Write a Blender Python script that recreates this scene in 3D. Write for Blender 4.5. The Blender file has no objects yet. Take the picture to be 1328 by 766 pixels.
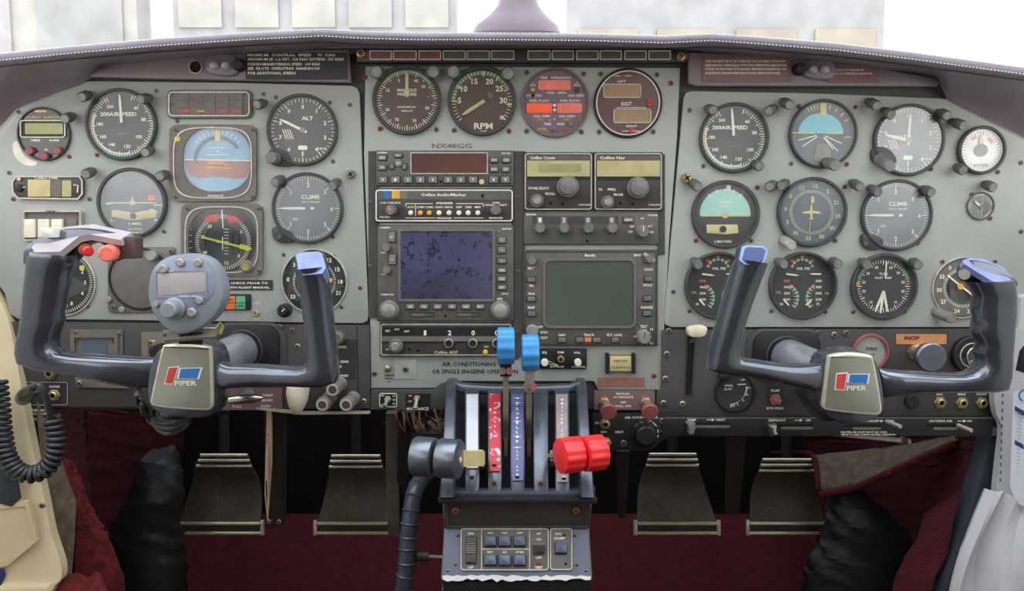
import bpy, math, random
from mathutils import Vector, Matrix
random.seed(7)
SC = bpy.context.scene; COL = SC.collection
PI = math.pi
# ------------------------------------------------------------------ camera
CAM = Vector((0, -0.9, 0.72)); PITCH = math.atan(0.095)
cd = bpy.data.cameras.new('camera'); cam = bpy.data.objects.new('camera', cd); COL.objects.link(cam)
cam.location = CAM; cam.rotation_euler = (PI/2 - PITCH, 0, 0)
cd.sensor_width = 36; cd.lens = 1000/1328*36; cd.clip_start = .02; cd.clip_end = 400
SC.camera = cam
# ------------------------------------------------------------------ sky, sun, exposure
wd = bpy.data.worlds.new('overcast_sky'); SC.world = wd; wd.use_nodes = True
nt = wd.node_tree; nt.nodes.clear()
wo = nt.nodes.new('ShaderNodeOutputWorld'); bg = nt.nodes.new('ShaderNodeBackground')
tc = nt.nodes.new('ShaderNodeTexCoord'); sp = nt.nodes.new('ShaderNodeSeparateXYZ'); rp = nt.nodes.new('ShaderNodeValToRGB')
nt.links.new(tc.outputs['Generated'], sp.inputs[0]); nt.links.new(sp.outputs[2], rp.inputs[0]); nt.links.new(rp.outputs[0], bg.inputs[0])
rp.color_ramp.elements[0].position = 0.0; rp.color_ramp.elements[0].color = (1.0, .97, .93, 1)
rp.color_ramp.elements[1].position = .9; rp.color_ramp.elements[1].color = (.80, .88, 1.0, 1)
bg.inputs[1].default_value = 2.2
nt.links.new(bg.outputs[0], wo.inputs[0])
sd = bpy.data.lights.new('sun', 'SUN'); sd.energy = 1.0; sd.angle = .9; sd.color = (1, .95, .86)
sun = bpy.data.objects.new('sun', sd); COL.objects.link(sun); sun.rotation_euler = (math.radians(14), math.radians(-6), 0)
vs = SC.view_settings; SC.display_settings.display_device = 'sRGB'
vs.view_transform = 'Standard'; vs.look = 'None'; vs.exposure = 0.30; vs.gamma = 1; vs.use_curve_mapping = False
SC.cycles.use_denoising = True; SC.cycles.max_bounces = 8; SC.cycles.transparent_max_bounces = 12
# ------------------------------------------------------------------ helpers
_F = Vector((0, math.cos(PITCH), -math.sin(PITCH))); _U = Vector((0, math.sin(PITCH), math.cos(PITCH)))
def W(px, py, d=0.0):
    """point of the photograph (px, py) on the upright plane that stands d metres in front of the instrument panel"""
    r = _F + Vector(((px-664)/1000, 0, 0)) + _U*((383-py)/1000)
    return CAM + r*((0.9-d)/r.y)
def U(py=383, d=0.0):
    r = _F + _U*((383-py)/1000)
    return (0.9-d)/r.y/1000
def lin(c):
    return tuple(((v/255)/12.92 if v/255 <= .04045 else ((v/255+.055)/1.055)**2.4) for v in c)
MATS = {}
def mat(name, c, rough=.5, metal=0., var=.12, scale=60, bump=0., wear=None, wth=.62, wscale=120, coat=0., c2=None, emit=0., bscale=None):
    m = bpy.data.materials.new(name); m.use_nodes = True; t = m.node_tree; N = t.nodes; L = t.links
    b = N['Principled BSDF']; c = lin(c)
    co = N.new('ShaderNodeTexCoord'); n = N.new('ShaderNodeTexNoise'); n.inputs['Scale'].default_value = scale; n.inputs['Detail'].default_value = 5
    L.new(co.outputs['Object'], n.inputs['Vector'])
    mx = N.new('ShaderNodeMix'); mx.data_type = 'RGBA'
    a = tuple(max(0, v*(1-var)) for v in c); d = tuple(min(1, v*(1+var)) for v in c)
    if c2: d = lin(c2); a = c
    mr = N.new('ShaderNodeMapRange'); mr.inputs[1].default_value = .35; mr.inputs[2].default_value = .65
    L.new(n.outputs['Fac'], mr.inputs[0]); L.new(mr.outputs[0], mx.inputs['Factor'])
    mx.inputs['A'].default_value = (*a, 1); mx.inputs['B'].default_value = (*d, 1)
    out = mx.outputs['Result']
    if wear:
        v = N.new('ShaderNodeTexNoise'); v.inputs['Scale'].default_value = wscale; v.inputs['Detail'].default_value = 8; v.inputs['Roughness'].default_value = .7
        L.new(co.outputs['Object'], v.inputs['Vector'])
        r = N.new('ShaderNodeMapRange'); r.inputs[1].default_value = wth; r.inputs[2].default_value = wth+.03; L.new(v.outputs['Fac'], r.inputs[0])
        m2 = N.new('ShaderNodeMix'); m2.data_type = 'RGBA'; L.new(r.outputs[0], m2.inputs['Factor']); L.new(out, m2.inputs['A']); m2.inputs['B'].default_value = (*lin(wear), 1)
        out = m2.outputs['Result']
    L.new(out, b.inputs['Base Color'])
    rr = N.new('ShaderNodeMapRange'); rr.inputs[3].default_value = max(0, rough-.06); rr.inputs[4].default_value = min(1, rough+.06)
    L.new(n.outputs['Fac'], rr.inputs[0]); L.new(rr.outputs[0], b.inputs['Roughness'])
    b.inputs['Metallic'].default_value = metal; b.inputs['Coat Weight'].default_value = coat
    if emit: L.new(out, b.inputs['Emission Color']); b.inputs['Emission Strength'].default_value = emit
    if bump:
        bn = N.new('ShaderNodeTexNoise'); bn.inputs['Scale'].default_value = bscale or scale*6; bn.inputs['Detail'].default_value = 4
        L.new(co.outputs['Object'], bn.inputs['Vector'])
        bp = N.new('ShaderNodeBump'); bp.inputs['Strength'].default_value = bump; bp.inputs['Distance'].default_value = .002
        L.new(bn.outputs['Fac'], bp.inputs['Height']); L.new(bp.outputs[0], b.inputs['Normal'])
    MATS[name] = m; return m
def glassmat(name, tint=(1, 1, 1), gloss=.08, rough=.03, fres=True):
    m = bpy.data.materials.new(name); m.use_nodes = True; t = m.node_tree; N = t.nodes; L = t.links; N.clear()
    o = N.new('ShaderNodeOutputMaterial'); tr = N.new('ShaderNodeBsdfTransparent'); tr.inputs[0].default_value = (*tint, 1)
    g = N.new('ShaderNodeBsdfGlossy'); g.inputs['Roughness'].default_value = rough; mx = N.new('ShaderNodeMixShader')
    n = N.new('ShaderNodeTexNoise'); n.inputs['Scale'].default_value = 25; co = N.new('ShaderNodeTexCoord'); L.new(co.outputs['Object'], n.inputs['Vector'])
    mr = N.new('ShaderNodeMapRange'); mr.inputs[3].default_value = gloss*.6; mr.inputs[4].default_value = gloss*1.5
    L.new(n.outputs['Fac'], mr.inputs[0]); L.new(mr.outputs[0], mx.inputs[0])
    L.new(tr.outputs[0], mx.inputs[1]); L.new(g.outputs[0], mx.inputs[2]); L.new(mx.outputs[0], o.inputs[0])
    MATS[name] = m; return m
mat('grey', (170, 174, 168), .5, 0, .06, 14, .04, wear=(196, 192, 176), wth=.72, wscale=60)
mat('grey_edge', (184, 186, 176), .5, 0, .1, 50)
mat('subpanel', (72, 70, 68), .55, 0, .10, 25, .05, wear=(105, 100, 92), wth=.74, wscale=90)
mat('black', (30, 30, 32), .5, 0, .2, 80)
mat('deep', (9, 9, 10), .9, 0, .2, 20)  # near-black colour carries the shade under the panel and in the lever slots
mat('dial', (50, 53, 55), .6, 0, .12, 60)
mat('dialbrown', (84, 64, 60), .6, 0, .1, 60)
mat('dialblue', (84, 98, 108), .5, 0, .12, 30)
mat('dialplum', (100, 62, 68), .55, 0, .08, 60)
mat('dialmauve', (122, 96, 112), .55, 0, .08, 60)
mat('dialsilver', (190, 190, 185), .3, .5, .15, 60)
mat('bezel', (70, 70, 70), .45, .1, .15, 80, wear=(130, 125, 115), wth=.7)
mat('bezelgrey', (112, 108, 102), .5, 0, .1, 80, wear=(150, 145, 130), wth=.7)
mat('rim', (196, 190, 170), .4, .3, .15, 120)
mat('cream', (242, 238, 216), .5, 0, .08, 80)
mat('white', (232, 230, 220), .5, 0, .04, 80)
mat('ink', (28, 28, 30), .6, 0, .1, 80)
mat('inkgrey', (120, 112, 100), .6, 0, .2, 120)
mat('yellow', (222, 200, 70), .5, 0, .05, 80)
mat('lime', (196, 210, 40), .4, 0, .05, 80)
mat('green', (88, 168, 120), .5, 0, .1, 80)
mat('red', (206, 60, 48), .5, 0, .1, 80)
mat('orangered', (236, 84, 50), .4, 0, .1, 160, emit=.25)
mat('salmon', (232, 118, 98), .4, 0, .12, 200, emit=.12)
mat('orange', (238, 110, 50), .45, 0, .1, 80)
mat('amber', (236, 176, 60), .45, 0, .1, 80)
mat('tan', (168, 132, 96), .45, 0, .08, 90)
mat('lcd', (178, 176, 120), .35, 0, .12, 60)
mat('ivory', (218, 206, 150), .5, 0, .12, 60, c2=(200, 186, 130))
mat('sky', (118, 200, 214), .5, 0, .05, 60)
mat('skyblue', (128, 176, 206), .5, 0, .08, 60)
mat('aqua', (160, 214, 198), .5, 0, .05, 60)
mat('earth', (160, 100, 84), .55, 0, .1, 60)
mat('radio', (98, 96, 92), .45, .1, .1, 60, .03, wear=(128, 122, 112), wth=.72)
mat('radiodark', (72, 71, 69), .45, .1, .12, 60)
mat('key', (120, 122, 120), .5, 0, .1, 90)
mat('screenviolet', (92, 88, 132), .25, 0, .15, 12, c2=(66, 66, 84), wear=(48, 48, 62), wth=.55, wscale=110)
mat('screengreen', (92, 100, 88), .22, 0, .08, 14)
mat('screenbrown', (84, 62, 60), .25, 0, .2, 30, c2=(104, 70, 56))
mat('knobgrey', (120, 118, 114), .42, .1, .15, 120, wear=(150, 145, 135), wth=.68)
mat('knobpale', (160, 158, 150), .4, .3, .15, 120)
mat('cap', (92, 92, 88), .55, 0, .2, 150)
mat('captip', (140, 144, 138), .5, 0, .2, 150)
mat('steel', (150, 148, 140), .35, .7, .2, 150)
mat('screwdark', (126, 118, 104), .45, .6, .3, 300)
mat('screwrust', (150, 96, 72), .6, .4, .3, 300)
mat('hole', (12, 12, 12), .9)
mat('brass', (186, 170, 122), .35, .7, .15, 100)
mat('chrome', (208, 208, 204), .18, .95, .08, 100)
mat('tube', (214, 218, 226), .22, .7, .08, 60)
mat('yoke', (112, 117, 126), .19, .75, .12, 30, .03, wear=(150, 154, 158), wth=.72, wscale=60, coat=.3)
mat('yokeend', (124, 138, 180), .4, .2, .2, 80, wear=(170, 178, 200), wth=.64, wscale=200)
mat('yokeendnavy', (50, 62, 108), .45, .1, .15, 80)
mat('clockblue', (142, 150, 176), .38, .15, .12, 40, coat=.2)
mat('clockgrey', (142, 150, 156), .38, .15, .1, 40)
mat('hub', (160, 162, 146), .22, .4, .12, 18)
mat('hubrim', (232, 228, 206), .25, .5, .1, 60)
mat('badgered', (206, 70, 66), .4, 0, .05, 60); mat('badgeblue', (50, 116, 186), .4, 0, .05, 60)
mat('leather', (132, 120, 130), .42, 0, .08, 30, .25, bscale=900, coat=.3)
mat('leatherdark', (66, 62, 74), .55, 0, .08, 30, .2, bscale=900)
mat('leatherroll', (108, 103, 112), .34, 0, .08, 30, .3, bscale=900, coat=.5)
mat('stitch', (216, 210, 210), .7, 0, .1, 200)
mat('eyebrow', (138, 126, 130), .5, 0, .08, 20, wear=(170, 162, 140), wth=.76)
mat('placardbrown', (126, 98, 98), .5, 0, .06, 60)
mat('placardblack', (50, 50, 54), .5, 0, .1, 60)
mat('placardrust', (150, 100, 86), .55, 0, .12, 120)
mat('placardkhaki', (128, 120, 104), .55, 0, .1, 80)
mat('tape', (214, 142, 88), .6, 0, .12, 60)
mat('carpet', (92, 24, 34), .95, 0, .25, 60, .9, bscale=1500)
mat('carpetdark', (62, 16, 24), .95, 0, .3, 60, .9, bscale=1500)
mat('carpetedge', (118, 34, 38), .95, 0, .4, 90, .9, bscale=1500)
mat('boot', (38, 40, 42), .5, 0, .2, 30, .5, bscale=120)
mat('pedal', (98, 95, 83), .5, .3, .2, 30, .2, wear=(160, 152, 130), wth=.62, wscale=200)
mat('pedalbar', (240, 234, 206), .3, .4, .1, 80)
mat('ptrim', (232, 214, 172), .5, 0, .08, 14, .05, wear=(220, 176, 96), wth=.66, wscale=12)
mat('rustmetal', (110, 96, 80), .8, .1, .3, 60, .3, wear=(150, 112, 70), wth=.6)
mat('fabric', (196, 196, 200), .85, 0, .06, 10, .2, wear=(178, 164, 140), wth=.72, wscale=14, bscale=500)
mat('doorpost', (66, 74, 82), .5, .1, .2, 40, .1, wear=(150, 140, 120), wth=.70, wscale=80)
mat('paper', (226, 228, 236), .7, 0, .03, 40)
mat('cordblack', (62, 64, 68), .3, 0, .15, 60)
mat('blueknob', (58, 146, 206), .38, 0, .06, 40, .05)
mat('redknob', (234, 44, 46), .34, 0, .06, 40, coat=.2)
mat('greyknob', (116, 122, 130), .3, .75, .1, 60, wear=(150, 150, 150), wth=.7)
mat('maroonknob', (150, 84, 82), .45, 0, .1, 60)
mat('quad', (92, 98, 108), .34, .6, .15, 40, .05, wear=(160, 164, 168), wth=.69, wscale=110, coat=.2)
mat('stripwhite', (196, 200, 208), .45, 0, .05, 60)
mat('stripred', (190, 40, 54), .5, 0, .15, 60, wear=(214, 210, 214), wth=.55, wscale=90)
mat('stripblue', (92, 98, 146), .5, 0, .12, 60)
mat('stripgrey', (150, 138, 140), .5, 0, .12, 90)
mat('lever', (156, 152, 134), .4, .5, .12, 60)
mat('wornblue', (104, 112, 130), .5, 0, .12, 18, .1, wear=(206, 206, 204), wth=.70, wscale=28)
mat('wornwhite', (212, 212, 208), .7, 0, .05, 60)
mat('switchblue', (86, 98, 120), .35, 0, .1, 60)
mat('quadside', (120, 118, 106), .6, 0, .15, 40)
mat('hose', (70, 76, 86), .32, .2, .15, 60, .1)
mat('wirered', (130, 44, 40), .5); mat('wiretan', (190, 172, 130), .5); mat('wiredark', (44, 36, 34), .5)
mat('brace', (58, 56, 54), .5, .3, .2, 40, wear=(140, 134, 120), wth=.72)
mat('blackstrip', (34, 34, 36), .5, 0, .15, 40, wear=(80, 78, 74), wth=.72)
mat('plug', (224, 214, 186), .6, 0, .1, 60)
mat('lilac', (176, 172, 178), .5, .2, .1, 60)
mat('shell', (176, 170, 170), .4, 0, .08, 40)
mat('concrete', (226, 220, 206), .9, 0, .08, .4)
mat('hangarwall', (168, 166, 160), .8, 0, .12, .8)
mat('hangarbeige', (164, 154, 138), .8, 0, .12, .8)
mat('hangargrey', (158, 158, 158), .8, 0, .12, .8)
mat('liner', (214, 210, 200), .85, 0, .08, 6)  # unseen cabin lining, lightened to reflect more light forward
mat('seat', (66, 56, 56), .8, 0, .1, 20)
glassmat('lens', (.98, .99, .99), .06, .15)
glassmat('lenshaze', (.95, .98, 1.0), .2, .28)
glassmat('wind', (.98, .99, 1), .03, .02)
glassmat('smoky', (.85, .83, .82), .2, .3)
G_VERTS = {}
def glyphs(s):
    if s in G_VERTS: return G_VERTS[s]
    c = bpy.data.curves.new('t', 'FONT'); c.body = s; c.size = 1; c.resolution_u = 2 if len(s) < 12 else 1; c.offset = .024; c.fill_mode = 'FRONT'
    o = bpy.data.objects.new('t', c); COL.objects.link(o)
    dg = bpy.context.evaluated_depsgraph_get(); m = o.evaluated_get(dg).to_mesh()
    vs_ = [(v.co.x, v.co.y) for v in m.vertices]; fs = [tuple(p.vertices) for p in m.polygons]
    o.evaluated_get(dg).to_mesh_clear(); bpy.data.objects.remove(o); bpy.data.curves.remove(c)
    if vs_:
        x0 = min(v[0] for v in vs_); x1 = max(v[0] for v in vs_); y0 = min(v[1] for v in vs_); y1 = max(v[1] for v in vs_)
        vs_ = [(v[0]-(x0+x1)/2, v[1]-(y0+y1)/2) for v in vs_]; r = (vs_, fs, x1-x0, max(y1-y0, .5))
    else: r = ([], [], 1, 1)
    G_VERTS[s] = r; return r
class MB:
    """collects shapes; x, y are photograph pixels on the plane d metres in front of the panel, h is height above it in the same unit"""
    def __init__(s, d=0.0): s.v = []; s.f = []; s.mi = []; s.mats = []; s.d = d
    def M(s, m):
        if m not in s.mats: s.mats.append(m)
        return s.mats.index(m)
    def p(s, x, y, h=0.):
        w = W(x, y, s.d); return Vector((w.x, w.y - h*U(y, s.d), w.z))
    def add(s, vs_, fs, m):
        o = len(s.v); s.v += vs_; k = s.M(m)
        for f in fs: s.f.append(tuple(i+o for i in f)); s.mi.append(k)
    def lathe(s, x, y, prof, m, n=32, tip=None):
        """prof: (radius, height) from base outward; the axis points at the viewer's side, tip leans the far end to another pixel"""
        vs_ = []; H = prof[-1][1] or 1
        for r, h in prof:
            ox, oy = ((tip[0]-x)*h/H, (tip[1]-y)*h/H) if tip else (0, 0)
            c = s.p(x+ox, y+oy, 0); u = U(y, s.d); c = Vector((c.x, c.y-h*u, c.z))
            for k in range(n):
                a = 2*PI*k/n; vs_.append(c+Vector((r*u*math.cos(a), 0, r*u*math.sin(a))))
        fs = [(i*n+k, i*n+(k+1) % n, (i+1)*n+(k+1) % n, (i+1)*n+k) for i in range(len(prof)-1) for k in range(n)]
        fs.append(tuple(range((len(prof)-1)*n, len(prof)*n)))
        s.add(vs_, fs, m); return s
    def disc(s, x, y, r, h, m, n=32, h0=None):
        return s.lathe(x, y, [(r, h0 if h0 is not None else h-1), (r, h)], m, n)
    def ring(s, x, y, r0, r1, h, m, n=48, h0=0., bev=1.):
        """flat raised ring between r0 (inner) and r1"""
        bev = min(bev, (r1-r0)/3); vs_ = []; prof = [(r1, h0), (r1, h-bev), (r1-bev, h), (r0+bev*.5, h), (r0, h-bev), (r0, h0)]
        u = U(y, s.d)
        for r, hh in prof:
            c = s.p(x, y, hh)
            for k in range(n):
                a = 2*PI*k/n; vs_.append(c+Vector((r*u*math.cos(a), 0, r*u*math.sin(a))))
        fs = [(i*n+k, i*n+(k+1) % n, (i+1)*n+(k+1) % n, (i+1)*n+k) for i in range(5) for k in range(n)]
        s.add(vs_, fs, m); return s
    def arc(s, x, y, r0, r1, a0, a1, h, m):
        n = max(2, int(abs(a1-a0)/6)); vs_ = []
        for k in range(n+1):
            a = math.radians(a0+(a1-a0)*k/n)
            for r in (r0, r1): vs_.append(s.p(x+r*math.sin(a), y-r*math.cos(a), h))
        s.add(vs_, [(2*k, 2*k+1, 2*k+3, 2*k+2) for k in range(n)], m); return s
    def ticks(s, x, y, r0, r1, w, h, m, n, a0=0, a1=360, skip=None):
        for k in range(n+1 if abs(a1-a0) < 359.9 else n):
            a = math.radians(a0+(a1-a0)*k/n); sx, cx = math.sin(a), math.cos(a)
            if skip and k % skip == 0: continue
            s.add([s.p(x+r*sx+q*w/2*cx, y-r*cx+q*w/2*sx, h) for r, q in ((r0, -1), (r0, 1), (r1, 1), (r1, -1))], [(0, 1, 2, 3)], m)
        return s
    def needle(s, x, y, ang, L, w, h, m, tail=0, tipw=None, thick=.8):
        a = math.radians(ang); sx, cx = math.sin(a), math.cos(a); tipw = w*.3 if tipw is None else tipw
        q = [(-tail, w/2), (L*.75, w/2), (L, tipw/2), (L, -tipw/2), (L*.75, -w/2), (-tail, -w/2)]
        pts = [(x+r*sx+o*cx, y-r*cx+o*sx) for r, o in q]
        return s.prism(pts, h-thick, h, m)
    def prism(s, pts, h0, h1, m, bev=0., back=True):
        n = len(pts); area = sum(pts[i][0]*pts[(i+1) % n][1]-pts[(i+1) % n][0]*pts[i][1] for i in range(n))
        if area < 0: pts = pts[::-1]
        rings = [[(x, y, h0) for x, y in pts]]
        if bev > 0:
            rings.append([(x, y, h1-bev) for x, y in pts])
            ins = lambda b: [(q[0], q[1]) for q in inset(pts, b)]
            rings.append([(x, y, h1-bev*.3) for x, y in ins(bev*.3)]); rings.append([(x, y, h1) for x, y in ins(bev)])
        else: rings.append([(x, y, h1) for x, y in pts])
        vs_ = [s.p(*q) for r in rings for q in r]
        fs = [(i*n+k, i*n+(k+1) % n, (i+1)*n+(k+1) % n, (i+1)*n+k) for i in range(len(rings)-1) for k in range(n)]
        fs.append(tuple(range((len(rings)-1)*n, len(rings)*n)))
        if back: fs.append(tuple(reversed(range(n))))
        s.add(vs_, fs, m); return s
    def rbox(s, x0, y0, x1, y1, h0, h1, m, r=0, bev=0., seg=4):
        return s.prism(rr(x0, y0, x1, y1, r, seg), h0, h1, m, bev)
    def frame(s, outer, inner, h0, h1, m):
        """raised frame between two outlines with the same number of points"""
        n = len(outer); vs_ = [s.p(x, y, h0) for x, y in outer]+[s.p(x, y, h1) for x, y in outer]+[s.p(x, y, h1) for x, y in inner]+[s.p(x, y, h0) for x, y in inner]
        fs = [(i*n+k, i*n+(k+1) % n, (i+1)*n+(k+1) % n, (i+1)*n+k) for i in range(3) for k in range(n)]
        s.add(vs_, fs, m); return s
    def rframe(s, x0, y0, x1, y1, w, h0, h1, m, r=2, seg=4):
        return s.frame(rr(x0, y0, x1, y1, r, seg), rr(x0+w, y0+w, x1-w, y1-w, max(r-w, .3), seg), h0, h1, m)
    def line(s, x0, y0, x1, y1, w, h, m):
        L = math.hypot(x1-x0, y1-y0) or 1; nx, ny = -(y1-y0)/L*w/2, (x1-x0)/L*w/2
        s.add([s.p(x0+nx, y0+ny, h), s.p(x1+nx, y1+ny, h), s.p(x1-nx, y1-ny, h), s.p(x0-nx, y0-ny, h)], [(0, 1, 2, 3)], m); return s
    def text(s, t, x, y, size, h, m, w=None, rot=0, surf=None):
        """centred lettering with capitals size px high (w px wide if given)"""
        vs_, fs, tw, th = glyphs(t); ky = size/.73; kx = (w/tw) if w else ky
        if th and t.isdigit(): ky = size/th; kx = (w/tw) if w else ky
        a = math.radians(rot); ca, sa = math.cos(a), math.sin(a); f = surf or s.p
        s.add([f(x+vx*kx*ca+vy*ky*sa, y+vx*kx*sa-vy*ky*ca, h) for vx, vy in vs_], fs, m); return s
    def raw(s, vs_, fs, m): s.add([Vector(v) for v in vs_], fs, m); return s
    def tube(s, pts, r, m, n=10, cap=True):
        """round bar through world points; r a radius or one per point"""
        pts = [Vector(q) for q in pts]; R = r if isinstance(r, (list, tuple)) else [r]*len(pts); vs_ = []; t0 = (pts[1]-pts[0]).normalized()
        nrm = t0.orthogonal().normalized()
        for i, q in enumerate(pts):
            t = (pts[min(i+1, len(pts)-1)]-pts[max(i-1, 0)]).normalized()
            nrm = (nrm-t*nrm.dot(t)); nrm = nrm.normalized() if nrm.length > 1e-6 else t.orthogonal().normalized(); b = t.cross(nrm)
            for k in range(n):
                a = 2*PI*k/n; vs_.append(q+(nrm*math.cos(a)+b*math.sin(a))*R[i])
        fs = [(i*n+k, i*n+(k+1) % n, (i+1)*n+(k+1) % n, (i+1)*n+k) for i in range(len(pts)-1) for k in range(n)]
        if cap: fs += [tuple(reversed(range(n))), tuple(range((len(pts)-1)*n, len(pts)*n))]
        s.add(vs_, fs, m); return s
    def loft(s, st, m, n=20, e=2.4, caps=True):
        """stations ((ax, ay), (bx, by), d, thickness m): an edge to edge section, rounded in depth"""
        vs_ = []
        for A, B, d, th in st:
            a = W(A[0], A[1], d); b = W(B[0], B[1], d); c = (a+b)/2; h = (b-a)/2
            for k in range(n):
                t = 2*PI*k/n; cx, sx = math.cos(t), math.sin(t)
                vs_.append(c+h*(math.copysign(abs(cx)**(2/e), cx))+Vector((0, -1, 0))*(th/2*math.copysign(abs(sx)**(2/e), sx)))
        L = len(st); fs = [(i*n+k, i*n+(k+1) % n, (i+1)*n+(k+1) % n, (i+1)*n+k) for i in range(L-1) for k in range(n)]
        if caps: fs += [tuple(reversed(range(n))), tuple(range((L-1)*n, L*n))]
        s.add(vs_, fs, m); return s
    def grid(s, rows, m, thick=0):
        """surface through rows of world points; thick gives it a back along +y"""
        R, C_ = len(rows), len(rows[0]); vs_ = [Vector(q) for r in rows for q in r]
        fs = [(i*C_+k, i*C_+k+1, (i+1)*C_+k+1, (i+1)*C_+k) for i in range(R-1) for k in range(C_-1)]
        if thick:
            o = len(vs_); vs_ += [q+Vector((0, thick, 0)) for q in vs_]; fs += [tuple(i+o for i in reversed(f)) for f in fs]
            bd = [k for k in range(C_)]+[i*C_+C_-1 for i in range(1, R)]+[(R-1)*C_+k for k in range(C_-2, -1, -1)]+[i*C_ for i in range(R-2, 0, -1)]
            fs += [(bd[i], bd[(i+1) % len(bd)], bd[(i+1) % len(bd)]+o, bd[i]+o) for i in range(len(bd))]
        s.add(vs_, fs, m); return s
    def plate(s, pts, m, thick=.004):
        """flat piece through (x, y, d) points, thick metres deep"""
        f = [W(x, y, d) for x, y, d in pts]; n = len(f)
        nv = sum(((f[i]-f[0]).cross(f[(i+1) % n]-f[0]) for i in range(1, n-1)), Vector()).normalized()
        if nv.y < 0: nv = -nv
        s.add(f+[q+nv*thick for q in f], [tuple(range(n)), tuple(reversed(range(n, 2*n)))]+[(i, (i+1) % n, (i+1) % n+n, i+n) for i in range(n)], m); return s
    def build(s, name, parent=None, smooth=35, stuff=False, label=None):
        me = bpy.data.meshes.new(name); off = ROOTS.get(parent.name, Vector()) if parent else Vector()
        me.from_pydata([tuple(q-off) for q in s.v], [], s.f)
        for m in s.mats: me.materials.append(MATS[m])
        me.polygons.foreach_set('material_index', s.mi); me.update()
        if smooth: me.shade_smooth(); me.set_sharp_from_angle(angle=math.radians(smooth))
        import bmesh
        bm = bmesh.new(); bm.from_mesh(me)
        if all(len(f.verts) < 60 for f in bm.faces) and len(bm.verts) < 30000 and not stuff: bmesh.ops.recalc_face_normals(bm, faces=bm.faces)
        bm.to_mesh(me); bm.free()
        o = bpy.data.objects.new(name, me); COL.objects.link(o)
        if parent: o.parent = parent; ROOTS[o.name] = off
        if stuff: o['kind'] = 'stuff'
        if label: o['label'] = label
        return o
ROOTS = {}
def rr(x0, y0, x1, y1, r=0, seg=4):
    if r <= 0: return [(x0, y0), (x1, y0), (x1, y1), (x0, y1)]
    out = []
    for cx, cy, a0 in ((x0+r, y0+r, 180), (x1-r, y0+r, 270), (x1-r, y1-r, 0), (x0+r, y1-r, 90)):
        for k in range(seg+1):
            a = math.radians(a0+90*k/seg); out.append((cx+r*math.cos(a), cy+r*math.sin(a)))
    return out
def inset(pts, b):
    n = len(pts); out = []
    for i in range(n):
        x, y = pts[i]; ax, ay = pts[i-1]; bx, by = pts[(i+1) % n]
        e1 = Vector((x-ax, y-ay)); e2 = Vector((bx-x, by-y))
        if e1.length < 1e-6 or e2.length < 1e-6: out.append((x, y)); continue
        e1.normalize(); e2.normalize(); n1 = Vector((-e1.y, e1.x)); n2 = Vector((-e2.y, e2.x)); k = n1+n2
        k = k/max(.3, k.length_squared)*2 if k.length > 1e-6 else n1
        out.append((x+k.x*b, y+k.y*b))
    return out
def smoothpoly(pts, it=2):
    for _ in range(it):
        q = []
        for i in range(len(pts)):
            a, b = pts[i], pts[(i+1) % len(pts)]
            q += [(a[0]*.75+b[0]*.25, a[1]*.75+b[1]*.25), (a[0]*.25+b[0]*.75, a[1]*.25+b[1]*.75)]
        pts = q
    return pts
def curve(pts, n):
    """Catmull-Rom through points of any dimension, n samples per span"""
    P = [Vector(q) for q in pts]; out = []
    for i in range(len(P)-1):
        a = P[max(i-1, 0)]; b = P[i]; c = P[i+1]; d = P[min(i+2, len(P)-1)]
        for k in range(n):
            t = k/n; out.append(.5*((2*b)+(c-a)*t+(2*a-5*b+4*c-d)*t*t+(3*b-a-3*c+d)*t**3))
    return out+[P[-1]]
def interp(tab, x):
    if x <= tab[0][0]: return tab[0][1]
    for (a, b), (c, d) in zip(tab, tab[1:]):
        if x <= c: return b+(d-b)*(x-a)/(c-a)
    return tab[-1][1]
def thing(name, label, cat, px=0, py=0, d=0., group=None, loc=None):
    o = bpy.data.objects.new(name, None); COL.objects.link(o); p = loc if loc is not None else W(px, py, d)
    o.location = p; ROOTS[o.name] = Vector(p); o.empty_display_size = .02
    o['label'] = label; o['category'] = cat
    if group: o['group'] = group
    return o
def tag(o, label, cat, group=None):
    o['label'] = label; o['category'] = cat
    if group: o['group'] = group
    return o
def struct(o): o['kind'] = 'structure'; return o
_sm = {}
def screw(parent, x, y, d=0., m='screwdark', r=3.4, h=1.6):
    """cross-head screw; all screws of one finish share their mesh"""
    key = (m,)
    if key not in _sm:
        b = MB(); b.v = []; me = bpy.data.meshes.new('screw'); V = []; F = []; mi = []; n = 12
        prof = [(1, 0), (1, .35), (.75, .6), (.0001, .62)]
        for R, H in prof:
            for k in range(n): V.append((R*math.cos(2*PI*k/n), -H, R*math.sin(2*PI*k/n)))
        for i in range(3):
            for k in range(n): F.append((i*n+k, i*n+(k+1) % n, (i+1)*n+(k+1) % n, (i+1)*n+k)); mi.append(0)
        for a in (.6, .6+PI/2):
            c, s_ = math.cos(a), math.sin(a); o = len(V)
            for l, w in ((-.6, -.14), (.6, -.14), (.6, .14), (-.6, .14)): V.append((l*c-w*s_, -.66, l*s_+w*c))
            F.append((o, o+1, o+2, o+3)); mi.append(1)
        me.from_pydata(V, [], F); me.materials.append(MATS[m]); me.materials.append(MATS['hole']); me.polygons.foreach_set('material_index', mi); me.update()
        me.shade_smooth(); me.set_sharp_from_angle(angle=.6)
        _sm[key] = me
    o = bpy.data.objects.new('screw', _sm[key]); COL.objects.link(o); o.parent = parent
    u = U(y, d); o.location = W(x, y, d)-ROOTS[parent.name]; o.scale = (r*u, r*u*.8*h/1.6, r*u); return o
def screws(parent, lst, d=0., m='screwdark', r=3.4):
    for q in lst: screw(parent, q[0], q[1], d, q[2] if len(q) > 2 else m, r)
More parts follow.
